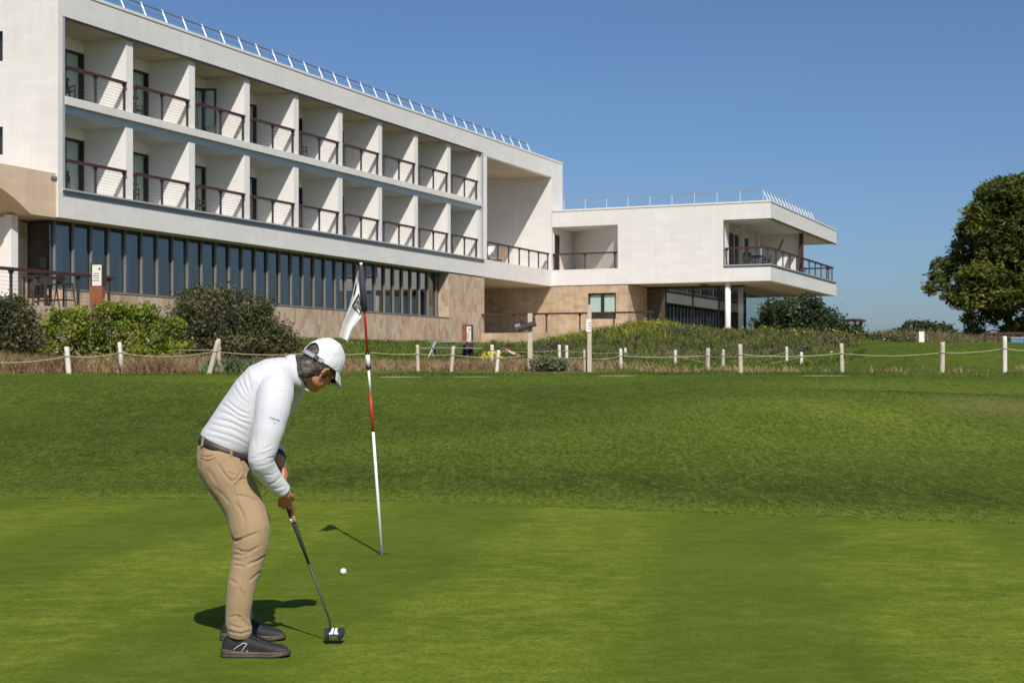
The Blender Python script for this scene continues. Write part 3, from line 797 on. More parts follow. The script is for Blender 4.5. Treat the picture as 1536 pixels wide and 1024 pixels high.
m_weed = leafy("bank_weeds", [(0.055, 0.070, 0.028), (0.10, 0.118, 0.036), (0.14, 0.165, 0.042), (0.19, 0.205, 0.055), (0.24, 0.20, 0.11)], 0.7, 0.35, 0.7, 0.2)
def d_weed(x, y, px):
    return (.9 if y > 66 else .55) * (.55 + .7 * nz3(x * .4, y * .3 + 5)) * (1 - smooth(1215, 1300, px + 40 * nz3(y * .7, 3)))
wp = scatter(24000, (735, 1300), (60, 77), d_weed)
blades("bank_weeds", wp, .24, .045, 1.3, m_weed, "tangled green weeds covering the bank below the terrace", "weeds")
m_yel = leafy("yellow_weeds", [(0.10, 0.15, 0.02), (0.16, 0.20, 0.025), (0.26, 0.27, 0.03), (0.42, 0.37, 0.03)], 0.6, 0.3, 0.5, 0.2)
def d_yel(x, y, px):
    a = math.exp(-((px - 965) / 55) ** 2) + .8 * math.exp(-((px - 850) / 40) ** 2)
    return min(1, a) * (.15 + 1.3 * nz3(x * .7, y * .7))
blades("flowering_weeds", scatter(1500, (760, 1080), (68, 77), d_yel), .34, .05, .8, m_yel, "yellow flowering weeds on top of the bank", "weeds")
# pale blue-green leaves in patches
m_gl = leafy("grey_green_weeds", [(0.10, 0.13, 0.065), (0.15, 0.18, 0.095), (0.20, 0.225, 0.12)], 0.7, 0.2, 0.6, 0.2)
blades("grey_green_weeds", scatter(1500, (300, 460), (42.6, 46), lambda x, y, px: .2 + 1.3 * nz3(x * .7, y * .7)), .30, .055, 1.1, m_gl, "grey green leafy weeds by the leaning rope post", "weeds")
m_dune = leafy("dune_grass", [(0.15, 0.13, 0.06), (0.22, 0.18, 0.09), (0.11, 0.12, 0.04), (0.27, 0.21, 0.12)], 0.8, 0.2, 0.25, 0.15)
blades("dune_grass", scatter(16000, (1150, 1600), (98, 132), lambda x, y, px: .6 + .6 * nz3(x * .2, y * .2)), .38, .09, .9, m_dune, "dry grass on the distant dunes at the right")

# ---------------------------------------------------------------- bushes and trees
def leaf_cloud(blobs, n, size, clump=0.18, shell=0.55, flat=1.0, elong=1.6):
    """leaf-sized quads in clumps spread through a set of ellipsoids (cx,cy,cz,rx,ry,rz,weight)"""
    W = np.array([b[6] if len(b) > 6 else b[3] * b[5] for b in blobs]); W = W / W.sum()
    per = 26
    nc = max(1, n // per)
    which = RNG.choice(len(blobs), nc, p=W)
    B = np.array([b[:6] for b in blobs])[which]
    d = RNG.normal(size=(nc, 3)); d /= np.linalg.norm(d, axis=1)[:, None]
    rad = (shell + (1 - shell) * RNG.uniform(0, 1, nc)) ** .8
    cc = B[:, :3] + d * B[:, 3:6] * rad[:, None]
    L = np.repeat(cc, per, 0) + RNG.normal(size=(nc * per, 3)) * clump * np.array([1, 1, .8])
    m = len(L)
    u = RNG.normal(size=(m, 3)); u[:, 2] *= .7; u /= np.linalg.norm(u, axis=1)[:, None]
    v = np.cross(u, RNG.normal(size=(m, 3))); v /= np.linalg.norm(v, axis=1)[:, None]
    s = size * RNG.uniform(.6, 1.4, m)[:, None]
    a, b = u * s * elong / 2, v * s / 2
    Vv = np.stack([L - a, L - b * .9, L + a, L + b * .9], 1).reshape(-1, 3)
    Ff = np.arange(m * 4).reshape(-1, 4)
    return Vv, Ff, cc

m_twig = plain("twigs", (0.30, 0.235, 0.175), 0.85, 0.3, 6.0)
m_bark = plain("bark", (0.085, 0.065, 0.05), 0.9, 0.3, 3.0, bmp=0.5, bscale=18)
m_bright = leafy("bright_leaves", [(0.060, 0.095, 0.012), (0.15, 0.20, 0.018), (0.255, 0.305, 0.028), (0.36, 0.38, 0.055)], 0.45, 0.35, 0.9, 0.4)
m_darkleaf = leafy("dark_leaves", [(0.018, 0.022, 0.009), (0.044, 0.055, 0.018), (0.082, 0.096, 0.028), (0.165, 0.135, 0.085), (0.10, 0.125, 0.032)], 0.5, 0.2, 0.8, 0.35)
m_olive = leafy("olive_leaves", [(0.016, 0.026, 0.011), (0.032, 0.05, 0.018), (0.055, 0.075, 0.025), (0.07, 0.09, 0.03)], 0.5, 0.2, 0.7, 0.35)
m_pine = leafy("pine_needles", [(0.026, 0.042, 0.010), (0.062, 0.084, 0.015), (0.125, 0.142, 0.021), (0.215, 0.212, 0.034)], 0.55, 0.25, 0.35, 0.25)

# low shrubs and herbs tangled together on the bank
def bank_patch(n, fn, leaf, count, mat, label, hr=(.16, .42), rr_=(.35, .95)):
    bl = []
    for (x, y, z) in scatter(n, (742, 1300), (62, 76.5), fn):
        r = random.uniform(*rr_); bl.append((x, y, z + .02, r, r * .9, random.uniform(*hr), r))
    Vv, Ff, _ = leaf_cloud(bl, count, leaf, .09, .5)
    o = np_mesh("bank_shrubs", Vv, Ff, mat, k=4)
    tag(o, label, "weeds", None, "stuff")
b_px = lambda px, c, w: math.exp(-((px - c) / w) ** 2)
bank_patch(46, lambda x, y, px: .9 * smooth(63, 68, y), .075, 15000, leafy("bank_green", [(0.06, 0.082, 0.022), (0.115, 0.14, 0.030), (0.175, 0.20, 0.040), (0.25, 0.24, 0.08)], .6, .3, .5), "olive green herbs over the bank below the terrace")
bank_patch(26, lambda x, y, px: max(0, .2 + b_px(px, 905, 60) + .8 * b_px(px, 1000, 40) + .3 * b_px(px, 760, 40)) * .7, .06, 9000, leafy("bank_grey", [(0.075, 0.085, 0.062), (0.115, 0.128, 0.092), (0.16, 0.17, 0.12)], .7, .2, .5), "dull grey green shrubs in the middle of the bank", (.25, .5))
bank_patch(40, lambda x, y, px: .8 * smooth(69, 73, y) * (b_px(px, 850, 40) + b_px(px, 965, 60) + .3 * b_px(px, 1130, 40)), .065, 17000, leafy("bank_yellow", [(0.14, 0.18, 0.020), (0.24, 0.27, 0.026), (0.36, 0.35, 0.034), (0.50, 0.43, 0.034)], .6, .35, .5), "yellow green flowering herbs along the top of the bank", (.2, .42))
bank_patch(20, lambda x, y, px: .8 * (1 - smooth(64, 70, y)) + .5 * b_px(px, 1180, 70), .06, 6500, leafy("bank_brown", [(0.13, 0.095, 0.055), (0.20, 0.145, 0.085), (0.10, 0.10, 0.04)], .8, .2, .5), "dry brown herbs at the foot of the bank", (.12, .3))

def bush(name, label, cat, blobs, n, size, mat, twigs=26, clump=.16, group=None, twig_out=1.05, shell=.5):
    cx = sum(b[0] for b in blobs) / len(blobs); cy = sum(b[1] for b in blobs) / len(blobs)
    z0 = terrain(cx, cy) - .1
    rs_ = random.Random(len(label)); extra = []
    for b in blobs:                                            # smaller outlying lumps break up the outline
        for _ in range(4):
            a, e = rs_.uniform(0, 2 * math.pi), rs_.uniform(-.2, 1.4); q = rs_.uniform(.24, .42)
            extra.append((b[0] + b[3] * math.cos(a) * math.cos(e), b[1] + b[4] * math.sin(a) * math.cos(e), b[2] + b[5] * math.sin(e) * .98, b[3] * q, b[4] * q, b[5] * q * rs_.uniform(.8, 1.3)))
    blobs = list(blobs) + extra
    root = thing(name, label, cat, (cx, cy, z0), 0, group)
    Vv, Ff, cc = leaf_cloud(blobs, n, size, clump, shell)
    Vv = Vv - np.array([cx, cy, z0]); cc = cc - np.array([cx, cy, z0])
    np_mesh("foliage", Vv, Ff, mat, root, k=4)
    mb = MB()
    for i in range(twigs):
        p = Vector(cc[RNG.integers(len(cc))]) * twig_out
        b = Vector((p.x * random.uniform(.15, .5), p.y * random.uniform(.15, .5), 0.02))
        mid = b.lerp(p, .55) + Vector((random.uniform(-.25, .25), random.uniform(-.25, .25), random.uniform(-.05, .2)))
        mb.tube([b, b.lerp(mid, .5) + Vector((random.uniform(-.08, .08), random.uniform(-.08, .08), .03)), mid, p], [.035, .026, .018, .006], 5)
    mb.build("branch", m_twig, root, True)
    return root

def pxblob(px, py, Y, rpx, rpy, ry):
    p = at(px, py, Y); k = Y / F
    return (p.x, p.y, p.z, rpx * k, ry, rpy * k)

bush("bush", "bright yellow green leafy bush below the terrace railing", "bush",
     [pxblob(165, 494, 45.0, 64, 34, .8), pxblob(95, 508, 44.6, 42, 28, .7), pxblob(232, 506, 45.2, 40, 32, .8), pxblob(118, 482, 44.8, 34, 20, .6), pxblob(200, 476, 45.4, 34, 18, .6), pxblob(60, 528, 44.2, 34, 13, .5), pxblob(170, 528, 44.6, 80, 14, .7), pxblob(262, 528, 45, 28, 12, .6)],
     19000, .068, m_bright, 120, .09)
bush("bush", "dark brownish bush cut by the left edge of the photo", "bush",
     [pxblob(5, 492, 43.6, 40, 40, .6), pxblob(-40, 480, 43.6, 40, 40, .6), pxblob(30, 510, 43.5, 26, 24, .5), pxblob(20, 468, 43.6, 22, 18, .4)], 17000, .055, m_darkleaf, 40, .13, twig_out=1.0)
bush("bush", "large dark green bush in front of the window strip", "bush",
     [pxblob(335, 490, 49, 58, 42, 1.2), pxblob(290, 488, 49, 34, 40, 1.0), pxblob(380, 504, 48.6, 44, 32, 1.0), pxblob(418, 519, 48.2, 32, 15, .8), pxblob(340, 453, 49.6, 40, 18, .7), pxblob(300, 452, 49.6, 26, 14, .6), pxblob(350, 518, 48, 86, 18, .9), pxblob(376, 472, 49.4, 26, 20, .7)],
     40000, .064, m_darkleaf, 90, .16, twig_out=1.06)
bush("bush", "dark evergreen bush under the right end of the wing", "bush",
     [pxblob(1192, 480, 77, 42, 30, 1.8), pxblob(1230, 494, 76.5, 40, 26, 1.6), pxblob(1168, 492, 77, 26, 28, 1.4), pxblob(1265, 510, 76, 26, 16, 1.2), pxblob(1215, 512, 75.5, 60, 14, 1.4), pxblob(1285, 517, 75.5, 18, 9, 1.0)],
     30000, .11, m_olive, 40, .22)
bush("bush", "low rounded shrub on top of the far dune", "shrub",
     [pxblob(1376, 494, 124, 16, 7, 1.4), pxblob(1392, 495, 124, 12, 6, 1.2), pxblob(1362, 498, 124, 12, 5, 1.2)], 5000, .18, m_olive, 8, .25)
bush("bush", "smaller round shrub right of the dune top shrub", "shrub",
     [pxblob(1413, 497, 124, 11, 7, 1.2), pxblob(1421, 500, 124, 8, 5, 1.0)], 3000, .17, m_olive, 6, .25)
bush("bush", "low grey green scrub left of the white utility box", "shrub",
     [pxblob(1325, 516, 86, 42, 9, 1.6), pxblob(1358, 518, 85, 26, 7, 1.2), pxblob(1300, 516, 86, 22, 8, 1.2)], 7000, .11, m_darkleaf, 20, .2)
bush("bush", "small dark leafy clump at the foot of the map post", "shrub",
     [pxblob(822, 546, 45, 20, 8, .5), pxblob(838, 549, 45, 14, 5, .4)], 3000, .05, m_gl, 6, .08)

# pine at the right edge
def pine():
    PY = 132.0; SC = PY / 100
    base = at(1512, 520, PY); base.z = terrain(base.x, base.y)
    root = thing("pine_tree", "tall rounded dark green pine cut by the right edge of the photo", "tree", base)
    tr = MB()
    b = lambda px, py, dy=0: at(px, py, PY + dy) - base
    trunk = [(x * SC, y * SC, z * SC) for x, y, z in ((0, 0, -.3), (.1, 0, 1.2), (-.1, .2, 3.0), (.3, .1, 5.5), (.2, 0, 8.0), (.3, 0, 10.4))]
    tr.tube(trunk, [.44, .38, .34, .26, .17, .07], 10)
    blobs = [(1500, 300, 44, 34), (1478, 318, 34, 28), (1535, 290, 50, 34), (1540, 350, 60, 44), (1470, 345, 34, 28), (1448, 372, 26, 24), (1492, 368, 40, 32), (1440, 398, 30, 22), (1412, 402, 24, 24), (1408, 425, 20, 14), (1470, 412, 48, 26),
             (1428, 440, 24, 18), (1520, 410, 56, 34), (1460, 445, 40, 22), (1500, 450, 50, 24), (1550, 440, 50, 30), (1600, 330, 60, 60), (1600, 420, 60, 50), (1458, 478, 22, 18), (1452, 500, 18, 12), (1470, 497, 16, 12), (1528, 485, 26, 16), (1555, 480, 30, 20), (1492, 470, 26, 18), (1512, 496, 22, 13), (1545, 502, 30, 12), (1482, 506, 12, 8), (1585, 490, 30, 18), (1510, 284, 34, 22), (1455, 345, 22, 22), (1560, 275, 40, 20)]
    BL = []
    for (px, py, rx, rz) in blobs:
        for dy in (-3.1, 0.6, 3.3) if rx > 32 else (random.uniform(-2, 1),):
            p = b(px + random.uniform(-5, 5), py + random.uniform(-5, 5), dy); k = PY / F
            BL.append((p.x, p.y, p.z, rx * k * .74, rx * k * .74, rz * k * .74))
    for q in BL:
        h = max(1.0, min(12.5, q[2] - random.uniform(.6, 2.2)))
        s = Vector((.2, 0, h)); e = Vector(q[:3])
        mid = s.lerp(e, .5) + Vector((random.uniform(-.3, .3), random.uniform(-.3, .3), random.uniform(-.2, .5)))
        tr.tube([s, mid, e], [.09, .06, .02], 5)
    tr.build("trunk", m_bark, root, True)
    Vv, Ff, cc = leaf_cloud(BL, 125000, .165, .24, .74, elong=3.0)
    np_mesh("crown", Vv, Ff, m_pine, root, k=4)
pine()
# ---------------------------------------------------------------- rope posts
POSTS = [  # px top, py top, px base, py base, distance, width px, white?, label
 (100, 520, 103, 557, 41.9, 8, 1, "short white rope post in front of the bright green bush, leftmost of all"),
 (179, 513, 182, 548, 42.6, 6.5, 1, "slim white rope post standing against the bright green bush"),
 (327, 510, 315, 557, 41.6, 8, 0, "rope post leaning right, in front of the large dark bush"),
 (328, 508, 328, 531, 44.5, 6.5, 0, "short pale rope post half hidden by the leaning post"),
 (626, 517, 627, 556, 45.5, 5.5, 0, "slim grey rope post at the left end of the picnic table"),
 (680, 519, 677, 556, 45.0, 6, 0, "grey rope post in front of the right half of the picnic table"),
 (748, 525, 745, 556, 45.0, 5.5, 1, "slanting white rope post left of the tall map post"),
 (738, 517, 738, 541, 59, 5.5, 1, "upright white rope post behind the slanting one, by the yellow flowers"),
 (839, 517, 839, 544, 60, 5, 1, "left one of the close pair of white posts below the bank"),
 (850, 518, 850, 544, 60, 5, 1, "right one of the close pair of white posts below the bank"),
 (877, 525, 878, 561, 44.6, 6, 0, "short brown post touching the tall square signpost"),
 (931, 523, 931, 556, 48.0, 5, 1, "white rope post between the tall signpost and the front grass path"),
 (938, 522, 938, 541, 62, 4, 1, "small far white post just right of a nearer white post under the bank"),
 (1013, 525, 1013, 551, 54, 4.5, 1, "lone white rope post midway along the foot of the bank"),
 (1062, 522, 1061, 559, 47.5, 6.5, 0, "weathered rope post in front of the sandy gap in the bank"),
 (1085, 524, 1084, 557, 50.0, 5, 0, "thin rope post between two thicker ones near the white column"),
 (1110, 516, 1111, 562, 42.6, 7, 0, "tallest of the rope posts below the wing's white column"),
 (1071, 522, 1071, 534, 66, 3, 0, "tiny far post in the sandy gap of the bank"),
 (1180, 520, 1180, 543, 57, 4, 1, "far white rope post below the left side of the evergreen bush"),
 (1202, 528, 1202, 550, 53, 5, 1, "short white rope post below the middle of the evergreen bush"),
 (1215, 529, 1215, 541, 62, 3, 0, "first of three tiny far posts below the evergreen bush"),
 (1231, 530, 1231, 542, 62, 3, 0, "second of three tiny far posts below the evergreen bush"),
 (1247, 527, 1247, 540, 60, 4, 1, "third of three tiny far posts, by the yellow flowers"),
 (1262, 515, 1263, 556, 44.5, 6.5, 0, "rope post at the left end of the green mound"),
 (1293, 523, 1293, 533, 60, 5, 1, "low pale stump just right of the post at the mound's left end"),
 (1414, 513, 1413, 560, 43.6, 7.5, 0, "dark streaked rope post in front of the green mound"),
 (1507, 504, 1507, 553, 43.0, 7, 1, "white rope post nearest the pine tree"),
]
def make_post(px, py, bx, by, Y, wpx, white, label):
    top = at(px, py, Y); bot = at(bx, by, Y); k = Y / F
    zt = terrain(bot.x, bot.y)
    d = (bot - top).normalized()
    foot = top + d * ((top.z - zt + .12) / -d.z)
    root = thing("rope_post", label, "post", (foot.x, foot.y, foot.z), 0, "rope fence posts")
    mb = MB(); n = 10; L = (top - foot)
    rings = []
    for i in range(9):
        t = i / 8; c = L * t; r = wpx * k / 2 * (1.06 - .1 * t) * (0.9 if i == 8 else 1)
        rings.append([c + Vector((math.cos(2 * math.pi * j / n) * r * (1 + .08 * nz3(j, i * .5, px)), math.sin(2 * math.pi * j / n) * r, (.012 * nz3(j * .9, px, 3) if i == 8 else 0))) for j in range(n)])
    mb.rings(rings); mb.build("post", M['white_post'] if white else M['wood_post'], root, True)
    # rope wrapped round the post
    c = L * .70; r = wpx * k / 2 * 1.06 + .012
    rp = MB(); rp.tube([c + Vector((math.cos(a * .6) * r, math.sin(a * .6) * r, (a % 2) * .012)) for a in range(12)], .013, 5)
    rp.build("rope_loop", M['rope'], root, True)
    return root, foot + c
knots = {}
for p in POSTS: knots[p[0]] = make_post(*p)[1]
def rope(keys, label, ends=(), sag=.10, r=.010):
    pts = [k if isinstance(k, Vector) else knots[k] for k in keys]
    path = []
    for a, b in zip(pts[:-1], pts[1:]):
        for i in range(12):
            t = i / 12; p = a.lerp(b, t); p.z -= sag * 4 * t * (1 - t) * min(1.5, (b - a).length / 4); path.append(p)
    path.append(pts[-1])
    mb = MB(); mb.tube([p - path[0] for p in path], r, 5)
    o = mb.build("fence_rope", M['rope'], None, True); o.location = path[0]
    return tag(o, label, "rope", "fence ropes")
rope([at(-40, 541, 41.9), 100, 179, 327], "sagging yellowish rope from the left edge to the leaning post", sag=.16)
rope([at(-40, 519, 45.5), at(160, 520, 45.5), 328], "thin upper rope in front of the bright green bush", sag=.05, r=.008)
rope([327, at(450, 531, 43.2), at(560, 529, 44.5), 626, 680, 748, at(795, 532, 46), 877, 931, 1062, 1110, 1262], "long rope running behind the golfer to the green mound", sag=.08)
rope([1262, 1414, 1507, at(1570, 526, 43)], "rope across the front of the green mound to the right edge", sag=.12)
rope([738, 839, 850, 938, 1013, 1085, 1180, 1231, 1247], "far rope along the foot of the weedy bank", sag=.08, r=.007)
rope([1013, 1202, 1293], "low slack rope left of the green mound", sag=.3, r=.006)

# tall map post
def map_post():
    Y = 45.4; k = Y / F
    t = at(795, 470, Y); b = at(795, 557, Y); zt = terrain(b.x, b.y) - .1
    root = thing("map_post", "tall pale timber post carrying a tilted dark map board", "sign post", (b.x, b.y, zt))
    h = t.z - zt
    mb = MB(); mb.box(-.075, .075, -.07, .07, 0, h); mb.build("post", M['wood_post'], root, bevel=.012)
    rot = Matrix.Rotation(R(-17), 3, 'Y') @ Matrix.Rotation(R(38), 3, 'X')
    c = at(790, 488, Y) - Vector((b.x, b.y, zt)) + Vector((0, -.1, 0))
    mb = MB(); mb.cbox(c, (.58, .30, .05), rot); bo = mb.build("map_board", M['mahogany'], root, bevel=.008)
    mb = MB(); mb.cbox(c + rot @ Vector((0, 0, .03)), (.50, .23, .012), rot); mb.build("map_sheet", M['dark_metal'], bo)
    mb = MB(); mb.tube([c + rot @ Vector((-.29, .17, .03)), c + rot @ Vector((.31, .17, .03))], .05, 8); mb.build("map_hood", M['mahogany'], bo, True)
    mb = MB(); mb.cbox(c + Vector((-.26, .02, -.08)), (.16, .14, .22), rot); mb.build("side_bracket", M['grey_metal'], root)
map_post()
def plate_post():
    Y = 44.4
    t = at(883, 457, Y); b = at(884, 561, Y); zt = terrain(b.x, b.y) - .1
    root = thing("sign_post", "tall square timber signpost with a narrow white plate on its left side", "sign post", (b.x, b.y, zt))
    h = t.z - zt
    mb = MB(); mb.box(-.065, .065, -.06, .06, 0, h); mb.build("post", M['wood_post'], root, bevel=.01)
    z0 = at(880, 498, Y).z - zt; z1 = at(880, 479, Y).z - zt
    mb = MB(); mb.box(-.10, .05, -.085, -.063, z0, z1); pl = mb.build("plate", M['board'], root, bevel=.005)
    mb = MB()
    for q in range(3): mb.box(-.02, .03, -.0885, -.0852, z0 + .09 + .08 * q, z0 + .12 + .08 * q)
    mb.build("plate_marking", M['ink'], pl)
plate_post()

# information boards
def info_board(px, pyt, pyb, Y, wpx, split, label, rz, side):
    k = Y / F
    b = at(px, pyb, Y); zt = min(b.z, terrain(b.x, b.y)) if Y > 60 else b.z
    root = thing("information_board", label, "sign", (b.x, b.y, zt), rz)
    h = at(px, pyt, Y).z - zt; hs = at(px, split, Y).z - zt; w = wpx * k
    mb = MB(); mb.box(-w / 2, w / 2, -.09, .09, 0, hs); mb.build("base", side, root, bevel=.01)
    mb = MB(); mb.box(-w / 2, -w / 2 + .05, -.05, .05, hs, h); mb.box(w / 2 - .05, w / 2, -.05, .05, hs, h); mb.box(-w / 2 + .05, w / 2 - .05, -.05, .05, h - .05, h); mb.box(-w / 2 + .05, w / 2 - .05, .0, .05, hs, h - .05)
    mb.build("frame", M['dark_metal'], root)
    mb = MB(); mb.box(-w / 2 + .06, w / 2 - .06, -.03, -.004, hs + .03, h - .06); sh = mb.build("panel", M['board'], root)
    mb = MB(); ph = h - hs - .1
    mb.box(w * .12, w / 2 - .1, -.034, -.0305, hs + ph * .80, hs + ph * .9)
    for q in range(4): mb.box(-w * .32 + .03 * (q % 2), w * .18, -.034, -.0305, hs + ph * (.28 + .11 * q), hs + ph * (.28 + .11 * q) + .022)
    mb.build("panel_text", M['ink'], sh)
    return root
info_board(146, 394, 462, 47.6, 21, 430, "menu board on a rust brown base behind the terrace handrail", R(-14), M['corten'])
info_board(702, 487, 534, 66, 15, 515, "dark framed information board beside the corner of the stone wall", R(-20), M['mahogany'])
b = at(696.5, 500, 65.7)
mb = MB(); mb.box(-.09, .09, -.06, .06, -.5, .44); o = mb.build("side_panel", M['corten'], None); o.location = b; o.rotation_euler = (0, 0, R(-20)); tag(o, "narrow rust orange upright slab left of the information board", "panel")

# picnic table
def picnic():
    Y = 65; c = at(676, 531, Y); c.z = terrain(c.x, c.y)
    root = thing("picnic_table", "grey picnic table with two benches on the grass below the stone wall", "picnic table", c, R(4))
    mb = MB(); k = Y / F
    for i in range(5): mb.box(-1.0, 1.0, -.36 + .146 * i, -.36 + .146 * i + .13, .70, .75)
    mb.build("tabletop", M['grey_wood'], root)
    for s in (-1, 1):
        mb = MB()
        for i in range(2): mb.box(-1.35, 1.35, s * .72 - .14 + .145 * i, s * .72 - .14 + .145 * i + .13, .42, .46)
        mb.build("bench", M['grey_wood'], root)
    for s in (-1, 1):
        x = s * .72; mb = MB()
        for d in (-1, 1): mb.tube([(x, d * .68, 0), (x, d * .2, .70)], .045, 6)
        mb.box(x - .03, x + .03, -.84, .84, .36, .42); mb.box(x - .03, x + .03, -.34, .34, .64, .70)
        mb.build("leg_frame", M['dark_metal'], root)
picnic()
for px0, px1, lab, mt in ((643, 653, "pale plank leaning steeply against the picnic table", M['white_post']), (650, 648, "light grey plank beside the leaning pale plank at the picnic table", M['grey_wood'])):
    a, c = at(px0, 535, 63.6), at(px1, 513, 63.6)
    d = c - a; mb = MB(); rot = d.to_track_quat('Z', 'X').to_matrix()
    mb.cbox(d / 2, (.05, .15, d.length), rot); o = mb.build("plank", mt, None, bevel=.006); o.location = a
    tag(o, lab, "plank", "planks leaning on the picnic table")
# yellow flowers and a red-white stick near the bank
def flowers(px, py, Y, n, spread, label, w=1.0):
    c = at(px, py, Y); c.z = terrain(c.x, c.y)
    pts = [(c.x + random.gauss(0, spread * w), c.y + random.gauss(0, spread), 0) for _ in range(n)]
    vs, fs = [], []
    for (x, y, _) in pts:
        z = terrain(x, y) + random.uniform(.12, .42); s = random.uniform(.022, .045)
        u = Vector((random.gauss(0, 1), random.gauss(0, 1), random.gauss(0, 1))).normalized() * s; v = u.orthogonal().normalized() * s
        b0 = len(vs); p = Vector((x, y, z)); vs += [p - u, p - v, p + u, p + v]; fs.append((b0, b0 + 1, b0 + 2, b0 + 3))
    o = np_mesh("yellow_flowers", np.array(vs), np.array(fs), m_flower, k=4)
    tag(o, label, "flowers", None, "stuff")
m_flower = plain("flower_yellow", (0.72, 0.55, 0.02), 0.6, 0.15, 20)
flowers(738, 536, 58, 130, .16, "patch of yellow flowers at the foot of the upright white post", 1.6)
flowers(1225, 522, 70, 60, .9, "yellow flowers scattered in front of the evergreen bush", 1.6)
flowers(1150, 500, 74, 40, .8, "yellow flowers left of the evergreen bush", 1.2)
flowers(940, 480, 73, 90, .8, "yellow flowers on top of the weedy bank", 2.0)
flowers(190, 540, 43.6, 60, .3, "few yellow flowers under the bright green bush", 2.5)
a, c = at(760, 527, 60), at(780, 534, 60); a.z += .04
mb = MB(); mb.tube([Vector(), (c - a) * .6], .045, 6, mi=1); mb.tube([(c - a) * .6, (c - a)], .042, 6, mi=0); mb.ellipsoid((0, 0, 0), ((.09, 0, 0), (0, .09, 0), (0, 0, .09)), 8, 6, mi=0)
o = mb.build("marker_stick", [plain("marker_red", (0.45, 0.12, 0.08), .5), M['white_post']], None); o.location = a; tag(o, "short tilted red and white marker stick left of the map post", "marker")

# white utility box on the mound
b = at(1381, 524, 66); b.z = terrain(b.x, b.y)
root = thing("utility_box", "small white box with a dark lid beyond the green mound", "utility box", b, R(12))
mb = MB(); mb.box(-.13, .13, -.1, .1, 0, .52); mb.build("body", M['board'], root, bevel=.01)
mb = MB(); mb.box(-.16, .16, -.13, .13, .52, .58); mb.build("lid", M['dark_metal'], root, bevel=.01)
# sheds and cart under the pine
b = at(1512, 519, 96); b.z = terrain(b.x, b.y)
root = thing("timber_rail", "low brown timber rail fence under the pine", "fence", b, R(4))
for i in range(5):
    mb = MB(); mb.box(-1.6 + .9 * i, -1.48 + .9 * i, -.06, .06, 0, .95); mb.build("post", M['mahogany'], root)
mb = MB(); mb.box(-1.7, 2.4, -.1, -.06, .80, .92); mb.box(-1.7, 2.4, -.1, -.06, .45, .55); mb.build("rail", M['mahogany'], root)
b = at(1524, 515, 95.2); b.z = terrain(b.x, b.y)
root = thing("crate", "small blue crate standing by the timber rail under the pine", "crate", b)
m_blue = plain("blue_paint", (0.08, 0.20, 0.36), .5, .1)
mb = MB(); mb.box(-.42, .42, -.25, .25, 0.05, .5); mb.build("body", m_blue, root, bevel=.02)
mb = MB(); mb.box(-.45, .45, -.28, .28, .5, .58); mb.build("lid", M['grey_metal'], root, bevel=.01)
# far pergola post and roof behind the evergreen bush
b = at(1272, 508, 92); b.z = terrain(b.x, b.y)
root = thing("pergola", "small brown pergola peeping over the evergreen bush", "pergola", b, ANG)
for x in (-1.6, .5):
    for y in (-.4, 1.6):
        mb = MB(); mb.box(x - .07, x + .07, y - .07, y + .07, -.5, 2.0 - .4); mb.build("post", M['mahogany'], root)
mb = MB()
for i in range(8): mb.box(-1.9, .8, -.6 + .33 * i, -.5 + .33 * i, 1.6, 1.72)
mb.build("roof", M['mahogany'], root)

# ---------------------------------------------------------------- furniture on balconies and terraces
def chair_proto(label):
    t = thing("balcony_chair", label, "chair", (0, 0, 0), 0, "dark chairs on the balconies")
    mb = MB(); mb.box(-.26, .26, -.25, .25, .40, .46); mb.build("seat", M['wicker'], t, bevel=.015)
    mb = MB(); mb.prism([(-.27, .46), (-.22, .46), (-.30, .86), (-.35, .86)], 'y', -.25, .25); mb.build("backrest", M['wicker'], t)
    for s in (-1, 1):
        mb = MB(); mb.box(-.26, .24, s * .28 - .025, s * .28 + .025, .62, .66); mb.box(.20, .24, s * .28 - .02, s * .28 + .02, 0, .62); mb.box(-.26, -.22, s * .28 - .02, s * .28 + .02, 0, .62); mb.build("armrest", M['wicker'], t)
    return t
def table_proto(label):
    t = thing("balcony_table", label, "table", (0, 0, 0), 0, "small tables on the balconies")
    mb = MB(); mb.tube([(0, 0, .70), (0, 0, .73)], .34, 18); mb.build("tabletop", M['mahogany'], t)
    mb = MB(); mb.tube([(0, 0, .02), (0, 0, .70)], .03, 8); mb.tube([(0, 0, 0), (0, 0, .03)], .22, 14); mb.build("pedestal", M['dark_metal'], t)
    return t
ords = ["first", "second", "third", "fourth", "fifth", "sixth", "seventh", "eighth", "ninth"]
cp = tp = None
def put(o, x, y, z, rz):
    p = hw(x, y, z); o.location = p; o.rotation_euler = (0, 0, ANG + rz)
for fl, z in ((0, 7.705), (1, 10.995)):
    fln = "lower" if fl == 0 else "upper"
    for k in range(9):
        tL = edges[k]; tR = edges[k + 1] + .4
        lab = f"dark chair on the {ords[k]} {fln} balcony from the left"
        c = chair_proto(lab) if cp is None else copy_tree(cp)
        cp = cp or c; c["label"] = lab
        put(c, -1.0 - .2 * (k % 2), -tL + .9 + .25 * ((k * 7 + fl) % 3), z, R(-60 + 35 * ((k + fl) % 4)))
        if k in (0, 1, 3, 4, 6):
            lab = f"small round table on the {ords[k]} {fln} balcony from the left"
            t = table_proto(lab) if tp is None else copy_tree(tp)
            tp = tp or t; t["label"] = lab
            put(t, -.65, -tL + .45, z, 0)
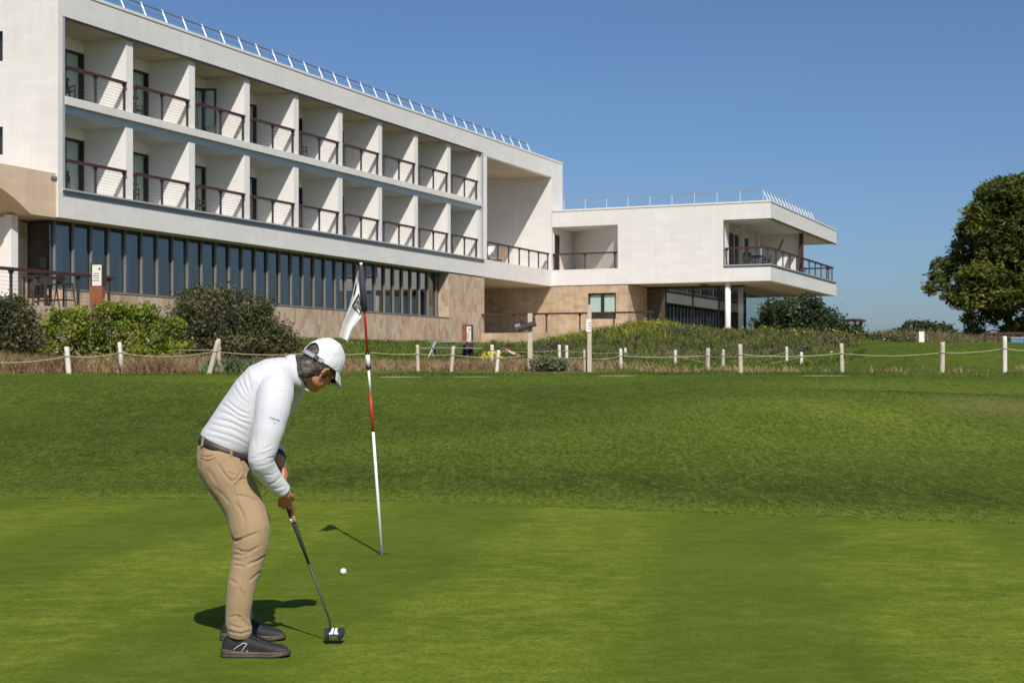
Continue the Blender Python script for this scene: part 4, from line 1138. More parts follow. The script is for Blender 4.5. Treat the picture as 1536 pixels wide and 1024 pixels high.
# deep terrace: white lounger and slanted chair
def lounger(label, x, y, z, rz, col):
    t = thing("terrace_lounger", label, "lounger", hw(x, y, z), ANG + rz, "loungers on the terraces")
    mb = MB(); mb.box(-.8, .35, -.32, .32, .28, .40); mb.build("seat", col, t, bevel=.03)
    mb = MB(); mb.prism([(.35, .30), (.42, .22), (.86, .92), (.76, .96)], 'y', -.32, .32); mb.build("backrest", col, t)
    for sx in (-.7, .3):
        for sy in (-.26, .26):
            mb = MB(); mb.box(sx - .02, sx + .02, sy - .02, sy + .02, 0, .28); mb.build("leg", M['dark_metal'], t)
lounger("white lounger behind the railing of the deep corner terrace", -.9, -8.6, 7.705, R(80), M['cushion'])
lounger("tan tilted chair behind the railing of the deep corner terrace", -1.2, -6.3, 7.705, R(60), M['tan_wood'])
lounger("white lounger by the railing of the right end gallery", 12.9, 6.6, 7.70, R(70), M['cushion'])
for i, (x, y, rz, lab) in enumerate(((12.2, 2.0, 100, "dark chair at the left of the gallery table at the wing's corner"), (12.7, 4.6, 200, "dark chair at the right of the gallery table at the wing's corner"), (13.0, 13.2, 80, "lone brown chair on the open far part of the wing gallery"))):
    c = copy_tree(cp); c["label"] = lab; c["group"] = "dark chairs on the gallery"; put(c, x, y, 7.70, R(rz))
t = thing("gallery_table", "dark rectangular table on the wing's corner gallery", "table", hw(12.5, 3.3, 7.70), ANG)
mb = MB(); mb.box(-.4, .4, -.75, .75, .70, .75); mb.build("tabletop", M['wicker'], t)
for sx in (-.35, .35):
    for sy in (-.68, .68):
        mb = MB(); mb.box(sx - .025, sx + .025, sy - .025, sy + .025, 0, .7); mb.build("leg", M['dark_metal'], t)
t = thing("closed_parasol", "closed dark parasol leaning over the railing of the right gallery", "parasol", hw(13.3, 5.6, 7.70), ANG)
mb = MB(); mb.tube([(0, -.6, .0), (0, -.6, .9), (.1, .9, 2.05)], .035, 8); mb.build("pole", M['dark_metal'], t)
mb = MB(); mb.tube([(.02, -.1, 1.3), (.08, .75, 1.95)], [.07, .03], 8); mb.build("canopy", M['wicker'], t)
# bar stools and high table on the near terrace
sp = None
for i, (px, lab) in enumerate(((60, "leftmost black bar stool behind the terrace handrail"), (73, "black bar stool in the middle of the terrace row"), (97, "rightmost black bar stool behind the terrace handrail"))):
    Y = 48.4
    if sp is None:
        s = thing("bar_stool", lab, "bar stool", (0, 0, 0), 0, "bar stools on the terrace")
        mb = MB(); mb.box(-.2, .2, -.2, .2, .74, .79); mb.build("seat", M['wicker'], s, bevel=.01)
        mb = MB(); mb.box(-.2, .2, .17, .2, .8, 1.04); mb.build("backrest", M['wicker'], s)
        for sx in (-1, 1):
            for sy in (-1, 1):
                mb = MB(); mb.tube([(sx * .25, sy * .25, 0), (sx * .17, sy * .17, .75)], .021, 6); mb.build("leg", M['dark_frame'], s)
        mb = MB()
        for a in ((-1, -1, 1, -1), (1, -1, 1, 1), (1, 1, -1, 1), (-1, 1, -1, -1)): mb.tube([(a[0] * .225, a[1] * .225, .24), (a[2] * .225, a[3] * .225, .24)], .016, 5)
        mb.build("footrest", M['dark_frame'], s); sp = s
    else: s = copy_tree(sp)
    s["label"] = lab; p = at(px, 450, Y - .3 * i); s.location = (p.x, p.y, 3.405); s.rotation_euler = (0, 0, R(20 + 25 * i))
p = at(66, 420, 49.2)
t = thing("bar_table", "high dark bar table behind the bar stools", "table", (p.x, p.y, 3.405), ANG)
mb = MB(); mb.box(-.35, .35, -.7, .7, 1.03, 1.08); mb.build("tabletop", M['wicker'], t)
for sx in (-.3, .3):
    for sy in (-.62, .62):
        mb = MB(); mb.box(sx - .025, sx + .025, sy - .025, sy + .025, 0, 1.03); mb.build("leg", M['dark_frame'], t)
# ---------------------------------------------------------------- golfer
GO = Vector((-1.25, 7.12, GZ))
golfer = thing("person", "man in white long sleeved shirt, khaki trousers and white cap bending over a putter", "person", GO)
m_skin = None
def skin_mat():
    m, nt, b = new_mat("skin")
    n = noise_tex(nt, 28, 5, 0.65); n2 = noise_tex(nt, 7, 3, 0.5)
    c = mixc(nt, n2, (0.56, 0.255, 0.150), (0.45, 0.175, 0.095))
    c = mixc(nt, ramp(nt, n, [(0.5, (0, 0, 0)), (0.8, (.5, .5, .5))]), c, (0.33, 0.125, 0.075))
    nt.links.new(c, b.inputs["Base Color"]); b.inputs["Roughness"].default_value = .5
    b.inputs["Subsurface Weight"].default_value = .12; b.inputs["Subsurface Radius"].default_value = (.012, .005, .003); b.inputs["Subsurface Scale"].default_value = .5
    bump(nt, b, n, .25, .003)
    return m
def cloth_mat(name, col, var, bscale, bstr, rough=.85):
    m, nt, b = new_mat(name)
    n = noise_tex(nt, 5, 4, .6); n2 = noise_tex(nt, bscale, 3, .7)
    c = ramp(nt, n, [(.3, tuple(x * (1 - var) for x in col)), (.7, tuple(min(1, x * (1 + var)) for x in col))])
    c = mixc(nt, 1.0, c, ramp(nt, n2, [(.3, (.93,) * 3), (.7, (1.0,) * 3)]), 'MULTIPLY')
    nt.links.new(c, b.inputs["Base Color"]); b.inputs["Roughness"].default_value = rough
    b.inputs["Specular IOR Level"].default_value = .2; b.inputs["Sheen Weight"].default_value = .15
    bump(nt, b, n2, bstr, .002)
    return m
m_skin = skin_mat()
m_shirt = cloth_mat("shirt_cloth", (0.635, 0.635, 0.675), .02, 260, .15)
m_khaki = cloth_mat("khaki_cloth", (0.345, 0.242, 0.138), .13, 240, .5)
m_seam = plain("seam_thread", (0.235, 0.15, 0.075), .9, .1)
m_seam2 = plain("side_seam_thread", (0.30, 0.205, 0.11), .9, .1)
m_belt = plain("belt_leather", (0.052, 0.034, 0.034), .55, .15, 20)
m_cap = cloth_mat("cap_cloth", (0.74, 0.74, 0.77), .03, 220, .2)
m_hair = None
def hair_mat():
    m, nt, b = new_mat("grey_hair")
    n = noise_tex(nt, 22, 6, .8, stretch=(1.2, 1.2, 5)); n2 = noise_tex(nt, 9, 3, .6)
    c = ramp(nt, n, [(.34, (.012, .010, .010)), (.48, (.05, .039, .034)), (.60, (.15, .12, .105)), (.74, (.42, .38, .35))])
    nt.links.new(c, b.inputs["Base Color"]); b.inputs["Roughness"].default_value = .5
    bump(nt, b, n, .6, .006)
    return m
m_hair = hair_mat()
def shoe_mat():
    m, nt, b = new_mat("shoe_upper")
    tc = nt.nodes.new("ShaderNodeTexCoord").outputs["Object"]
    sp = nt.nodes.new("ShaderNodeSeparateXYZ"); nt.links.new(tc, sp.inputs[0])
    n = noise_tex(nt, 22, 5, .7, tc); n2 = noise_tex(nt, 260, 2, .6, tc)
    ad = N(nt, "ShaderNodeMath", operation='MULTIPLY_ADD'); ad.inputs[1].default_value = .03; nt.links.new(n, ad.inputs[0]); nt.links.new(sp.outputs[2], ad.inputs[2])
    c = ramp(nt, ad.outputs[0], [(.046, (.095, .070, .055)), (.060, (.034, .031, .033)), (.10, (.019, .019, .025))])   # dusty worn lower edge
    c = mixc(nt, 1.0, c, ramp(nt, n2, [(.3, (.7,) * 3), (.7, (1.0,) * 3)]), 'MULTIPLY')
    nt.links.new(c, b.inputs["Base Color"]); b.inputs["Roughness"].default_value = .65; b.inputs["Specular IOR Level"].default_value = .3
    bump(nt, b, n2, .4, .002)
    return m
m_shoe = shoe_mat()
m_sole = plain("shoe_sole", (0.085, 0.066, 0.052), .75, .4, 16)
m_black = plain("black_plastic", (0.012, 0.012, 0.014), .35, .1)
m_white = plain("white_paint", (0.80, 0.80, 0.80), .4, .02)

def loft(mb, rings, n=24, power=1.0):
    """rings: (centre, a-vector, b-vector)"""
    R_ = []
    for c, a, b in rings:
        c, a, b = Vector(c), Vector(a), Vector(b)
        row = []
        for k in range(n):
            t = 2 * math.pi * k / n; cs, sn = math.cos(t), math.sin(t)
            cs = math.copysign(abs(cs) ** power, cs); sn = math.copysign(abs(sn) ** power, sn)
            row.append(c + a * cs + b * sn)
        R_.append(row)
    return mb.rings(R_, True)
def ball(mb, c, r): return mb.ellipsoid(c, ((r, 0, 0), (0, r, 0), (0, 0, r)), 14, 9)
def limb(mb, pts, rs, n=14):
    """round tapered limb with ball joints"""
    mb.tube(pts, rs, n)
    for p, r in zip(pts, rs): ball(mb, p, r * .995)
    return mb
def dense(pts, rs, per=5):
    """smooth (Catmull-Rom) resampling of a limb's centre line"""
    P_ = [Vector(p) for p in pts]; out, ro = [], []
    for i in range(len(P_) - 1):
        p0, p1, p2, p3 = P_[max(i - 1, 0)], P_[i], P_[i + 1], P_[min(i + 2, len(P_) - 1)]
        for k in range(per):
            t = k / per
            out.append(.5 * ((2 * p1) + (p2 - p0) * t + (2 * p0 - 5 * p1 + 4 * p2 - p3) * t * t + (3 * p1 - p0 - 3 * p2 + p3) * t ** 3))
            ro.append(rs[i] + (rs[i + 1] - rs[i]) * (t * t * (3 - 2 * t)))
    out.append(P_[-1]); ro.append(rs[-1])
    return out, ro
def fuse(mb, name, mat, parent, voxel, iters=6, disp=None, factor=.5):
    """union of overlapping closed shapes as one continuous smooth surface"""
    o = mb.build(name, mat, None)
    rm = o.modifiers.new("r", 'REMESH'); rm.mode = 'VOXEL'; rm.voxel_size = voxel
    sm = o.modifiers.new("s", 'SMOOTH'); sm.factor = factor; sm.iterations = iters
    dg = bpy.context.evaluated_depsgraph_get(); dg.update()
    me = bpy.data.meshes.new_from_object(o.evaluated_get(dg))
    old = o.data; o.modifiers.clear(); o.data = me; bpy.data.meshes.remove(old)
    me.name = name
    if not me.materials: me.materials.append(mat)
    if disp:
        nrm = [v.normal.copy() for v in me.vertices]
        for v, nn in zip(me.vertices, nrm):
            v.co += nn * disp(v.co.copy(), nn)
    me.polygons.foreach_set("use_smooth", [True] * len(me.polygons))
    o.parent = parent
    return o
def ridge(p, d, f, g, seed):
    """crease pattern: runs across direction d with wavelength 1/f, long along the crease"""
    d = Vector(d).normalized()
    q = d * p.dot(d); rest = p - q
    s = Vector((seed, seed * 1.7, -seed))
    w = nz3(p.x * 6 + seed, p.y * 6, p.z * 6) * .25
    n = noise.noise((q * f + rest * g) + s + Vector((w, w, w)))
    return 1 - 2.2 * abs(n)
def gauss(x, c, s): return math.exp(-((x - c) / s) ** 2)

# creases of the cloth, each a line over the garment: (points, depth in mm, half width)
SHIRT_FOLDS = [
 ([(381, 640), (380, 618), (384, 600), (395, 589), (412, 583), (430, 584), (441, 590)], -3, 1.1), ([(383, 640), (382, 620), (386, 603), (397, 592), (412, 586), (430, 587)], 2, 1.2),
 ([(371, 556), (373, 569), (376, 581), (377, 591)], 5, 1.5), ([(362.6, 561), (365, 574), (369.6, 585), (375.5, 595)], 6, 1.5), ([(355, 565), (360, 578), (366, 590), (374, 599)], 6, 1.5), ([(349, 574), (354, 586), (362, 597), (373, 606)], 5, 1.5),
 ([(337, 597), (349.5, 608.6), (357.3, 614), (367, 619), (376, 622)], 8, 1.5), ([(326, 602), (339.8, 610), (349.5, 617), (356.6, 622.7), (365, 626), (376, 628)], 9, 1.5), ([(322, 615), (339.8, 620), (349.5, 624.6), (359.3, 630.5), (369, 634.4), (377, 637)], 9, 1.5),
 ([(318, 626), (330, 629), (341.7, 632), (349.5, 634.8), (359.3, 639.5), (374, 647)], 8, 1.5), ([(312, 634), (330, 639), (347, 643), (373, 656)], 7, 1.6), ([(306, 643), (322, 647), (340, 652), (360, 660), (375, 669)], 7, 1.6), ([(303, 650), (322, 656), (345, 663)], 4, 1.5),
 ([(382, 684), (396.5, 680), (411, 674)], 7, 1.5), ([(375, 688), (392, 685), (412, 679)], 6, 1.4), ([(394, 675), (409, 667)], 6, 1.4), ([(398, 688), (413, 684)], 6, 1.3), ([(384, 700), (400, 697), (416, 690)], 4, 1.5), ([(392, 722), (404.5, 726), (413, 723), (423, 713)], 7, 1.4), ([(404, 733), (416, 732), (428, 728)], 6, 1.2), ([(408, 741), (421, 739), (431, 734)], 5, 1.1), ([(396, 712), (408, 712), (419, 705)], 4, 1.4), ([(384, 640), (382, 660), (385, 676)], 3, 2.0)]
TROUSER_FOLDS = [
 ([(325, 692), (333.7, 706.6), (342, 717), (349, 723)], 11, 1.6), ([(340, 708), (355, 713)], 6, 1.4), ([(356, 679), (361.6, 686), (364, 695)], 9, 1.3), ([(348, 723), (357, 715), (364, 702)], 6, 1.3), ([(352, 720), (370, 717), (386, 723)], 7, 1.6), ([(353, 742), (372, 745), (388, 752)], 7, 1.7),
 ([(351, 752), (359.5, 762), (366, 773), (370, 790)], 6, 1.8), ([(322, 730), (334, 742), (345, 756)], 4, 2.2), ([(343, 803), (353, 810), (363, 807)], 9, 1.5), ([(347, 813), (357, 810), (374.5, 803), (389, 798)], 9, 1.7), ([(352, 822), (364, 827), (374.5, 827), (393, 817)], 10, 1.7), ([(350, 830), (362, 832), (378, 829)], 8, 1.5),
 ([(370, 847), (387, 840), (399, 832)], 9, 1.6), ([(350, 839), (362, 841)], 6, 1.4), ([(350, 847), (368, 850)], 6, 1.5), ([(391, 856), (382, 864), (373, 872)], 7, 1.5), ([(356, 880), (366, 892), (370, 910)], 4, 2.2), ([(344, 868), (356, 876)], 4, 2.0),
 ([(341, 945), (350, 948), (362, 950), (378, 945)], 8, 1.5), ([(357, 923), (366, 932), (374, 938), (386, 936)], 9, 1.6), ([(342, 926), (354, 923), (366, 926)], 6, 1.5), ([(343, 936), (354, 940), (366, 942)], 6, 1.5), ([(306, 700), (318, 712), (326, 726)], 3, 2.5), ([(378, 690), (372, 704), (374, 716)], 5, 1.8)]
def fold_depth(folds, p, n):
    """depth of the cloth creases at point p of the garment"""
    w_ = p + GO
    to = (Vector((0, 0, EYE)) - w_).normalized()
    face = n.dot(to)
    if face < .02: return 0.0
    x = 768 + F * w_.x / w_.y; y = HOR - F * (w_.z - EYE) / w_.y
    tot = 0.0
    for pts, dep, hw_ in folds:
        if not (min(q[0] for q in pts) - 8 < x < max(q[0] for q in pts) + 8 and min(q[1] for q in pts) - 8 < y < max(q[1] for q in pts) + 8): continue
        best, bt, side = 1e9, 0, 0
        m = len(pts) - 1
        for i in range(m):
            ax_, ay_ = pts[i]; bx_, by_ = pts[i + 1]; dx, dy = bx_ - ax_, by_ - ay_
            t = max(0, min(1, ((x - ax_) * dx + (y - ay_) * dy) / (dx * dx + dy * dy)))
            ex, ey = x - ax_ - t * dx, y - ay_ - t * dy; d = math.hypot(ex, ey)
            if d < best: best, bt, side = d, (i + t) / m, (1 if ex * dy - ey * dx > 0 else -1)
        taper = min(1, bt * 4, (1 - bt) * 4); taper = max(0, taper) ** .6
        g = math.exp(-(best / hw_) ** 2)
        rdg = math.exp(-((best - hw_ * 2.2) / (hw_ * 1.4)) ** 2)
        tot += taper * dep * .001 * (-.75 * g + (.16 if side > 0 else .08) * rdg)
    return tot * min(1, face * 2.5)

# ---- trousers
tb = MB()
def xz_ring(back, front, b, y=0):
    bk, ft = Vector((back[0], y, back[1])), Vector((front[0], y, front[1]))
    return ((bk + ft) / 2, (bk - ft) / 2, (0, b, 0))
loft(tb, [xz_ring((-.254, 1.028), (-.012, .925), .164), xz_ring((-.270, .985), (-.022, .90), .174), xz_ring((-.277, .93), (-.036, .865), .176), xz_ring((-.260, .87), (-.036, .82), .174), xz_ring((-.216, .80), (-.044, .77), .152)], 32, .92)
near = [(-.150, -.085, .90), (-.115, -.098, .84), (-.068, -.108, .765), (-.022, -.13, .68), (.003, -.15, .60), (.010, -.168, .53), (-.002, -.183, .44), (-.020, -.195, .36), (-.034, -.203, .27), (-.043, -.208, .18), (-.034, -.21, .125), (-.036, -.21, .088)]
nrad = [.112, .109, .102, .094, .095, .083, .073, .067, .062, .057, .058, .050]
far = [(-.150, .085, .90), (-.145, .10, .84), (-.122, .12, .765), (-.088, .14, .68), (-.050, .16, .60), (-.050, .175, .53), (-.066, .19, .44), (-.085, .20, .36), (-.10, .206, .27), (-.110, .21, .18), (-.105, .21, .125), (-.105, .21, .09)]
for pts, rs in ((near, nrad), (far, nrad)):
    p, r = dense(pts, rs, 4); tb.tube(p, r, 20); ball(tb, pts[0], rs[0])
def d_trousers(p, n):
    z = p.z; a = 0
    a += .0085 * gauss(z, .13, .05) * ridge(p, (.35, 0, 1), 24, 5, 3)            # bunched hem
    a += .0075 * gauss(z, .53, .09) * ridge(p, (-.55, 0, 1), 17, 3.5, 8)           # knee
    a += .0055 * gauss(z, .72, .10) * ridge(p, (-.5, .2, 1), 14, 3, 12)
    a += .0065 * gauss(z, .86, .09) * ridge(p, (.7, .1, .6), 13, 3, 5)          # hip creases
    a += .0050 * gauss(z, .34, .14) * ridge(p, (.45, 0, 1), 11, 3, 21)
    return a * .25 + 1.1 * fold_depth(TROUSER_FOLDS, p, n)
trousers = fuse(tb, "trousers", m_khaki, golfer, .0052, 9, d_trousers)

# ---- shirt
sb = MB()
loft(sb, [xz_ring((-.258, 1.037), (-.008, .928), .168), xz_ring((-.246, 1.062), (.01, .945), .174), xz_ring((-.218, 1.100), (.03, .975), .180), xz_ring((-.176, 1.164), (.055, 1.020), .183), xz_ring((-.138, 1.221), (.078, 1.062), .186),
          xz_ring((-.085, 1.298), (.098, 1.135), .188), xz_ring((-.022, 1.366), (.132, 1.190), .188), xz_ring((.055, 1.402), (.165, 1.228), .172), xz_ring((.125, 1.411), (.192, 1.250), .146), xz_ring((.172, 1.408), (.206, 1.262), .105), xz_ring((.196, 1.402), (.222, 1.27), .08)], 36, .9)
ns = [(.128, -.12, 1.275), (.128, -.168, 1.235), (.122, -.205, 1.17), (.108, -.23, 1.08), (.090, -.243, 1.0), (.074, -.245, .93), (.096, -.205, .87), (.132, -.158, .81), (.164, -.125, .768)]
nr = [.080, .086, .084, .076, .068, .061, .053, .045, .038]
fs_ = [(.128, .12, 1.275), (.125, .165, 1.235), (.078, .20, 1.16), (.036, .215, 1.07), (.014, .215, 1.0), (.016, .20, .965), (.068, .15, .945), (.088, .11, .935), (.094, .098, .930)]
frr = [.080, .084, .078, .068, .066, .060, .052, .046, .042]
for pts, rs in ((ns, nr), (fs_, frr)):
    p, r = dense(pts, rs, 4); sb.tube(p, r, 20); ball(sb, pts[0], rs[0])
def d_shirt(p, n):
    a = 0
    torso = 1.0 if abs(p.y) < .185 and not (p.y < -.13 and p.x > .02 and p.z < 1.2) else 0.0
    if torso:
        low = gauss(p.z, 1.05, .11)
        a += .0060 * low * ridge(p, (.35, .25, 1), 20, 3.5, 2)
        a += .0052 * gauss(p.z, 1.2, .10) * ridge(p, (.75, .35, .65), 15, 3, 9) * (1 if p.y < .05 else .6)
        a += .0022 * ridge(p, (.6, .2, .7), 8, 2.5, 15)
    else:
        a += .0058 * gauss(p.z, .93, .055) * ridge(p, (-.35, 0, 1), 24, 5, 6)      # elbow
        a += .0050 * gauss(p.z, .80, .05) * ridge(p, (-.45, .1, 1), 34, 7, 11)     # cuff
        a += .0028 * gauss(p.z, 1.10, .12) * ridge(p, (.9, 0, .4), 12, 2.5, 19)
    return a * .2 + .62 * fold_depth(SHIRT_FOLDS, p, n)
shirt = fuse(sb, "shirt", m_shirt, golfer, .0050, 9, d_shirt)

# ---- head frame
HC = Vector((.318, .0, 1.370))
f_ = Vector((.44, .71, -.55)).normalized(); u_ = Vector((.57, .22, .76)); u_ = (u_ - f_ * u_.dot(f_)).normalized(); r_ = f_.cross(u_).normalized()
def hp(f, r, u): return HC + f_ * f + r_ * r + u_ * u

# ---- body: head, neck, hidden core, both hands in one continuous surface
bb = MB()
bb.ellipsoid(hp(-.005, 0, .025), (f_ * .098, r_ * .076, u_ * .092), 20, 12)     # cranium
bb.ellipsoid(hp(.030, 0, -.045), (f_ * .062, r_ * .056, u_ * .075), 18, 10)     # face
bb.ellipsoid(hp(.045, 0, -.095), (f_ * .040, r_ * .036, u_ * .026), 14, 8)      # chin
for s in (-1, 1):
    bb.ellipsoid(hp(.050, s * .040, -.028), (f_ * .026, r_ * .020, u_ * .020), 10, 7)   # cheek
    bb.ellipsoid(hp(.005, s * .052, -.070), (f_ * .045, r_ * .016, u_ * .030), 10, 7)   # jaw angle
    # ear: rim and lobe
    eu, ef = (u_ * .90 + f_ * .42), (f_ * .90 - u_ * .42); ec = hp(-.018, s * .078, -.024)
    E = lambda f, r, u: ec + ef * f + r_ * s * r + eu * u
    bb.ellipsoid(E(0, 0, 0), (ef * .016 - r_ * s * .005, r_ * s * .006, eu * .028), 12, 8)
    bb.tube([E(.010, -.002, -.022), E(-.012, .006, -.016), E(-.019, .009, .004), E(-.010, .007, .024), E(.010, 0, .022)], [.005, .006, .0065, .006, .005], 8)
    bb.ellipsoid(E(.006, -.001, -.026), (ef * .008, r_ * .006, eu * .009), 8, 6)
    bb.ellipsoid(hp(.082, s * .030, .016), (f_ * .012, r_ * .024, u_ * .008), 8, 6)     # brow
bb.tube([hp(.088, 0, .012), hp(.104, 0, -.014), hp(.112, 0, -.030), hp(.092, 0, -.036)], [.009, .012, .015, .011], 8)   # nose
bb.ellipsoid(hp(.088, 0, -.060), (f_ * .010, r_ * .024, u_ * .006), 10, 6); bb.ellipsoid(hp(.085, 0, -.071), (f_ * .010, r_ * .021, u_ * .006), 10, 6)  # lips
limb(bb, [(.10, 0, 1.30), (.19, 0, 1.335), tuple(hp(-.030, 0, -.050))], [.075, .060, .056])     # neck
limb(bb, [(-.15, 0, .98), (-.06, 0, 1.12), (.06, 0, 1.27), (.12, 0, 1.30)], [.10, .11, .10, .085])
limb(bb, [(-.14, -.08, .93), (-.10, -.09, .82), (0.0, -.15, .58), (-.02, -.195, .36), (-.04, -.208, .12)], [.085, .08, .055, .042, .034])
limb(bb, [(-.14, .08, .93), (-.11, .10, .82), (-.05, .16, .58), (-.085, .20, .36), (-.105, .21, .12)], [.085, .08, .055, .042, .034])
limb(bb, [(.11, -.10, 1.27), (.125, -.19, 1.19), (.10, -.235, 1.04), (.078, -.242, .94), (.10, -.20, .87), (.150, -.14, .79), (.170, -.115, .757)], [.06, .055, .045, .036, .036, .029, .027])
limb(bb, [(.10, .10, 1.26), (.078, .19, 1.15), (.022, .213, 1.04), (.02, .196, .968), (.080, .118, .940), (.112, .062, .905), (.122, .045, .885)], [.06, .055, .045, .036, .033, .029, .027])
# putter line (grip top -> hosel)
PG, PK = Vector((.098, -.02, .872)), Vector((.353, .110, .111))
sd = (PK - PG).normalized()
def on_shaft(z): t = (PG.z - z) / (PG.z - PK.z); return PG.lerp(PK, t)
def hand(wrist, knuckles, across, thick, fingers, thumb):
    """palm from the wrist to the knuckle row; fingers and thumb as separate bent chains"""
    w_, k_ = Vector(wrist), Vector(knuckles)
    ac, th = Vector(across), Vector(thick)
    loft(bb, [(w_, ac * .66, th * 1.05), (w_.lerp(k_, .35), ac * .9, th * 1.0), (w_.lerp(k_, .75), ac * 1.06, th * .92), (k_, ac * .98, th * .72), (k_ + (k_ - w_).normalized() * .006, ac * .82, th * .45)], 18, .85)
    for pts, r0 in fingers:
        n = len(pts); limb(bb, pts, [r0 * (1 - .22 * i / (n - 1)) for i in range(n)], 9)
        ball(bb, Vector(pts[0]), r0 * 1.12)
    for kq in range(4): ball(bb, k_ + ac * (.82 - .55 * kq) - th * .45, .0088)
    for kq in range(3): bb.tube([k_.lerp(w_, .1) + ac * (.6 - .5 * kq) - th * .62, k_.lerp(w_, .8) + ac * (.3 - .28 * kq) - th * .80], [.0032, .0024], 6)
    n = len(thumb); limb(bb, thumb, [.0125 * (1 - .2 * i / (n - 1)) for i in range(n)], 9)
s1, s2, s3, s4 = on_shaft(.725), on_shaft(.70), on_shaft(.672), on_shaft(.640)
# right hand (near, lower): back of the hand towards the camera, index finger pointing down the shaft
hand((.168, -.112, .762), (.158, -.052, .708), (.036, 0, .010), (.004, -.012, -.010), [
    ([(.188, -.052, .712), (.192, -.034, .690), (.189, -.018, .668), s3 + Vector((.015, -.012, -.014)), on_shaft(.616) + Vector((.009, -.016, .0))], .0102),
    ([(.168, -.052, .704), (.172, -.036, .684), s2 + Vector((.016, -.006, -.012)), s2 + Vector((.010, .014, -.004)), s2 + Vector((-.006, .014, .002))], .0100),
    ([(.148, -.048, .703), (.148, -.036, .684), s2 + Vector((-.002, -.016, -.010)), s2 + Vector((.010, .006, -.016)), s2 + Vector((.006, .018, -.004))], .0096),
    ([(.130, -.046, .708), (.128, -.034, .692), s1 + Vector((-.014, -.010, -.016)), s1 + Vector((-.004, .010, -.012))], .0086)],
    [(.190, -.088, .748), (.194, -.050, .730), s2 + Vector((.018, -.008, .016)), s3 + Vector((.012, .008, .010))])
# left hand (far, upper): wraps the grip from behind, thumb down the front of it
t1, t2, t3, t4 = on_shaft(.855), on_shaft(.832), on_shaft(.808), on_shaft(.785)
hand((.124, .044, .886), (.142, .026, .822), (.010, .028, .004), (.013, -.006, .004), [
    ([(.146, .004, .820), t4 + Vector((.020, -.014, .002)), t4 + Vector((.002, -.020, -.004)), t4 + Vector((-.014, -.008, 0))], .0095),
    ([(.144, .018, .830), t3 + Vector((.022, -.008, .002)), t3 + Vector((.004, -.021, -.003)), t3 + Vector((-.015, -.008, 0))], .0097),
    ([(.138, .034, .838), t2 + Vector((.020, .006, .002)), t2 + Vector((.010, -.018, -.002)), t2 + Vector((-.012, -.014, 0))], .0094),
    ([(.130, .044, .850), t1 + Vector((.012, .018, .002)), t1 + Vector((.016, -.010, -.002)), t1 + Vector((-.006, -.018, 0))], .0085)],
    [(.134, .008, .868), (.142, -.006, .842), t3 + Vector((.014, -.012, -.004)), t4 + Vector((.010, -.012, -.014))])
body = fuse(bb, "body", m_skin, golfer, .0042, 3, None, .45)

# eyes and sunglasses
for s in (-1, 1):
    mb = MB(); ball(mb, hp(.083, s * .030, .0), .0105); mb.build("eye", m_white, golfer, True)
mb = MB()
for s in (-1, 1):
    mb.ellipsoid(hp(.098, s * .034, -.004), (f_ * .004, r_ * .030, u_ * .021), 14, 8)
    mb.tube([hp(.094, s * .06, .004), hp(.055, s * .078, .006), hp(-.004, s * .081, .004)], .0032, 6)
mb.build("sunglasses", m_black, golfer, True)

# hair: back and sides of the head down to the nape
hb = MB()
hb.ellipsoid(hp(-.024, 0, .012), (f_ * .082, r_ * .0835, u_ * .098), 28, 18)
hb.ellipsoid(hp(-.050, 0, -.040), (f_ * .052, r_ * .068, u_ * .058), 22, 12)
hb.ellipsoid(hp(-.064, 0, -.072), (f_ * .040, r_ * .058, u_ * .040), 18, 10)
hb.ellipsoid((.226, -.012, 1.372), ((.044, 0, 0), (0, .056, 0), (0, 0, .046)), 18, 10)
for s in (-1, 1): hb.ellipsoid(hp(.014, s * .068, .006), (f_ * .022, r_ * .012, u_ * .034), 12, 8)
def d_hair(p, n): return .0035 * ridge(p, (.2, .2, -1), 9, 60, 4) - .001
fuse(hb, "hair", m_hair, golfer, .0045, 4, d_hair)

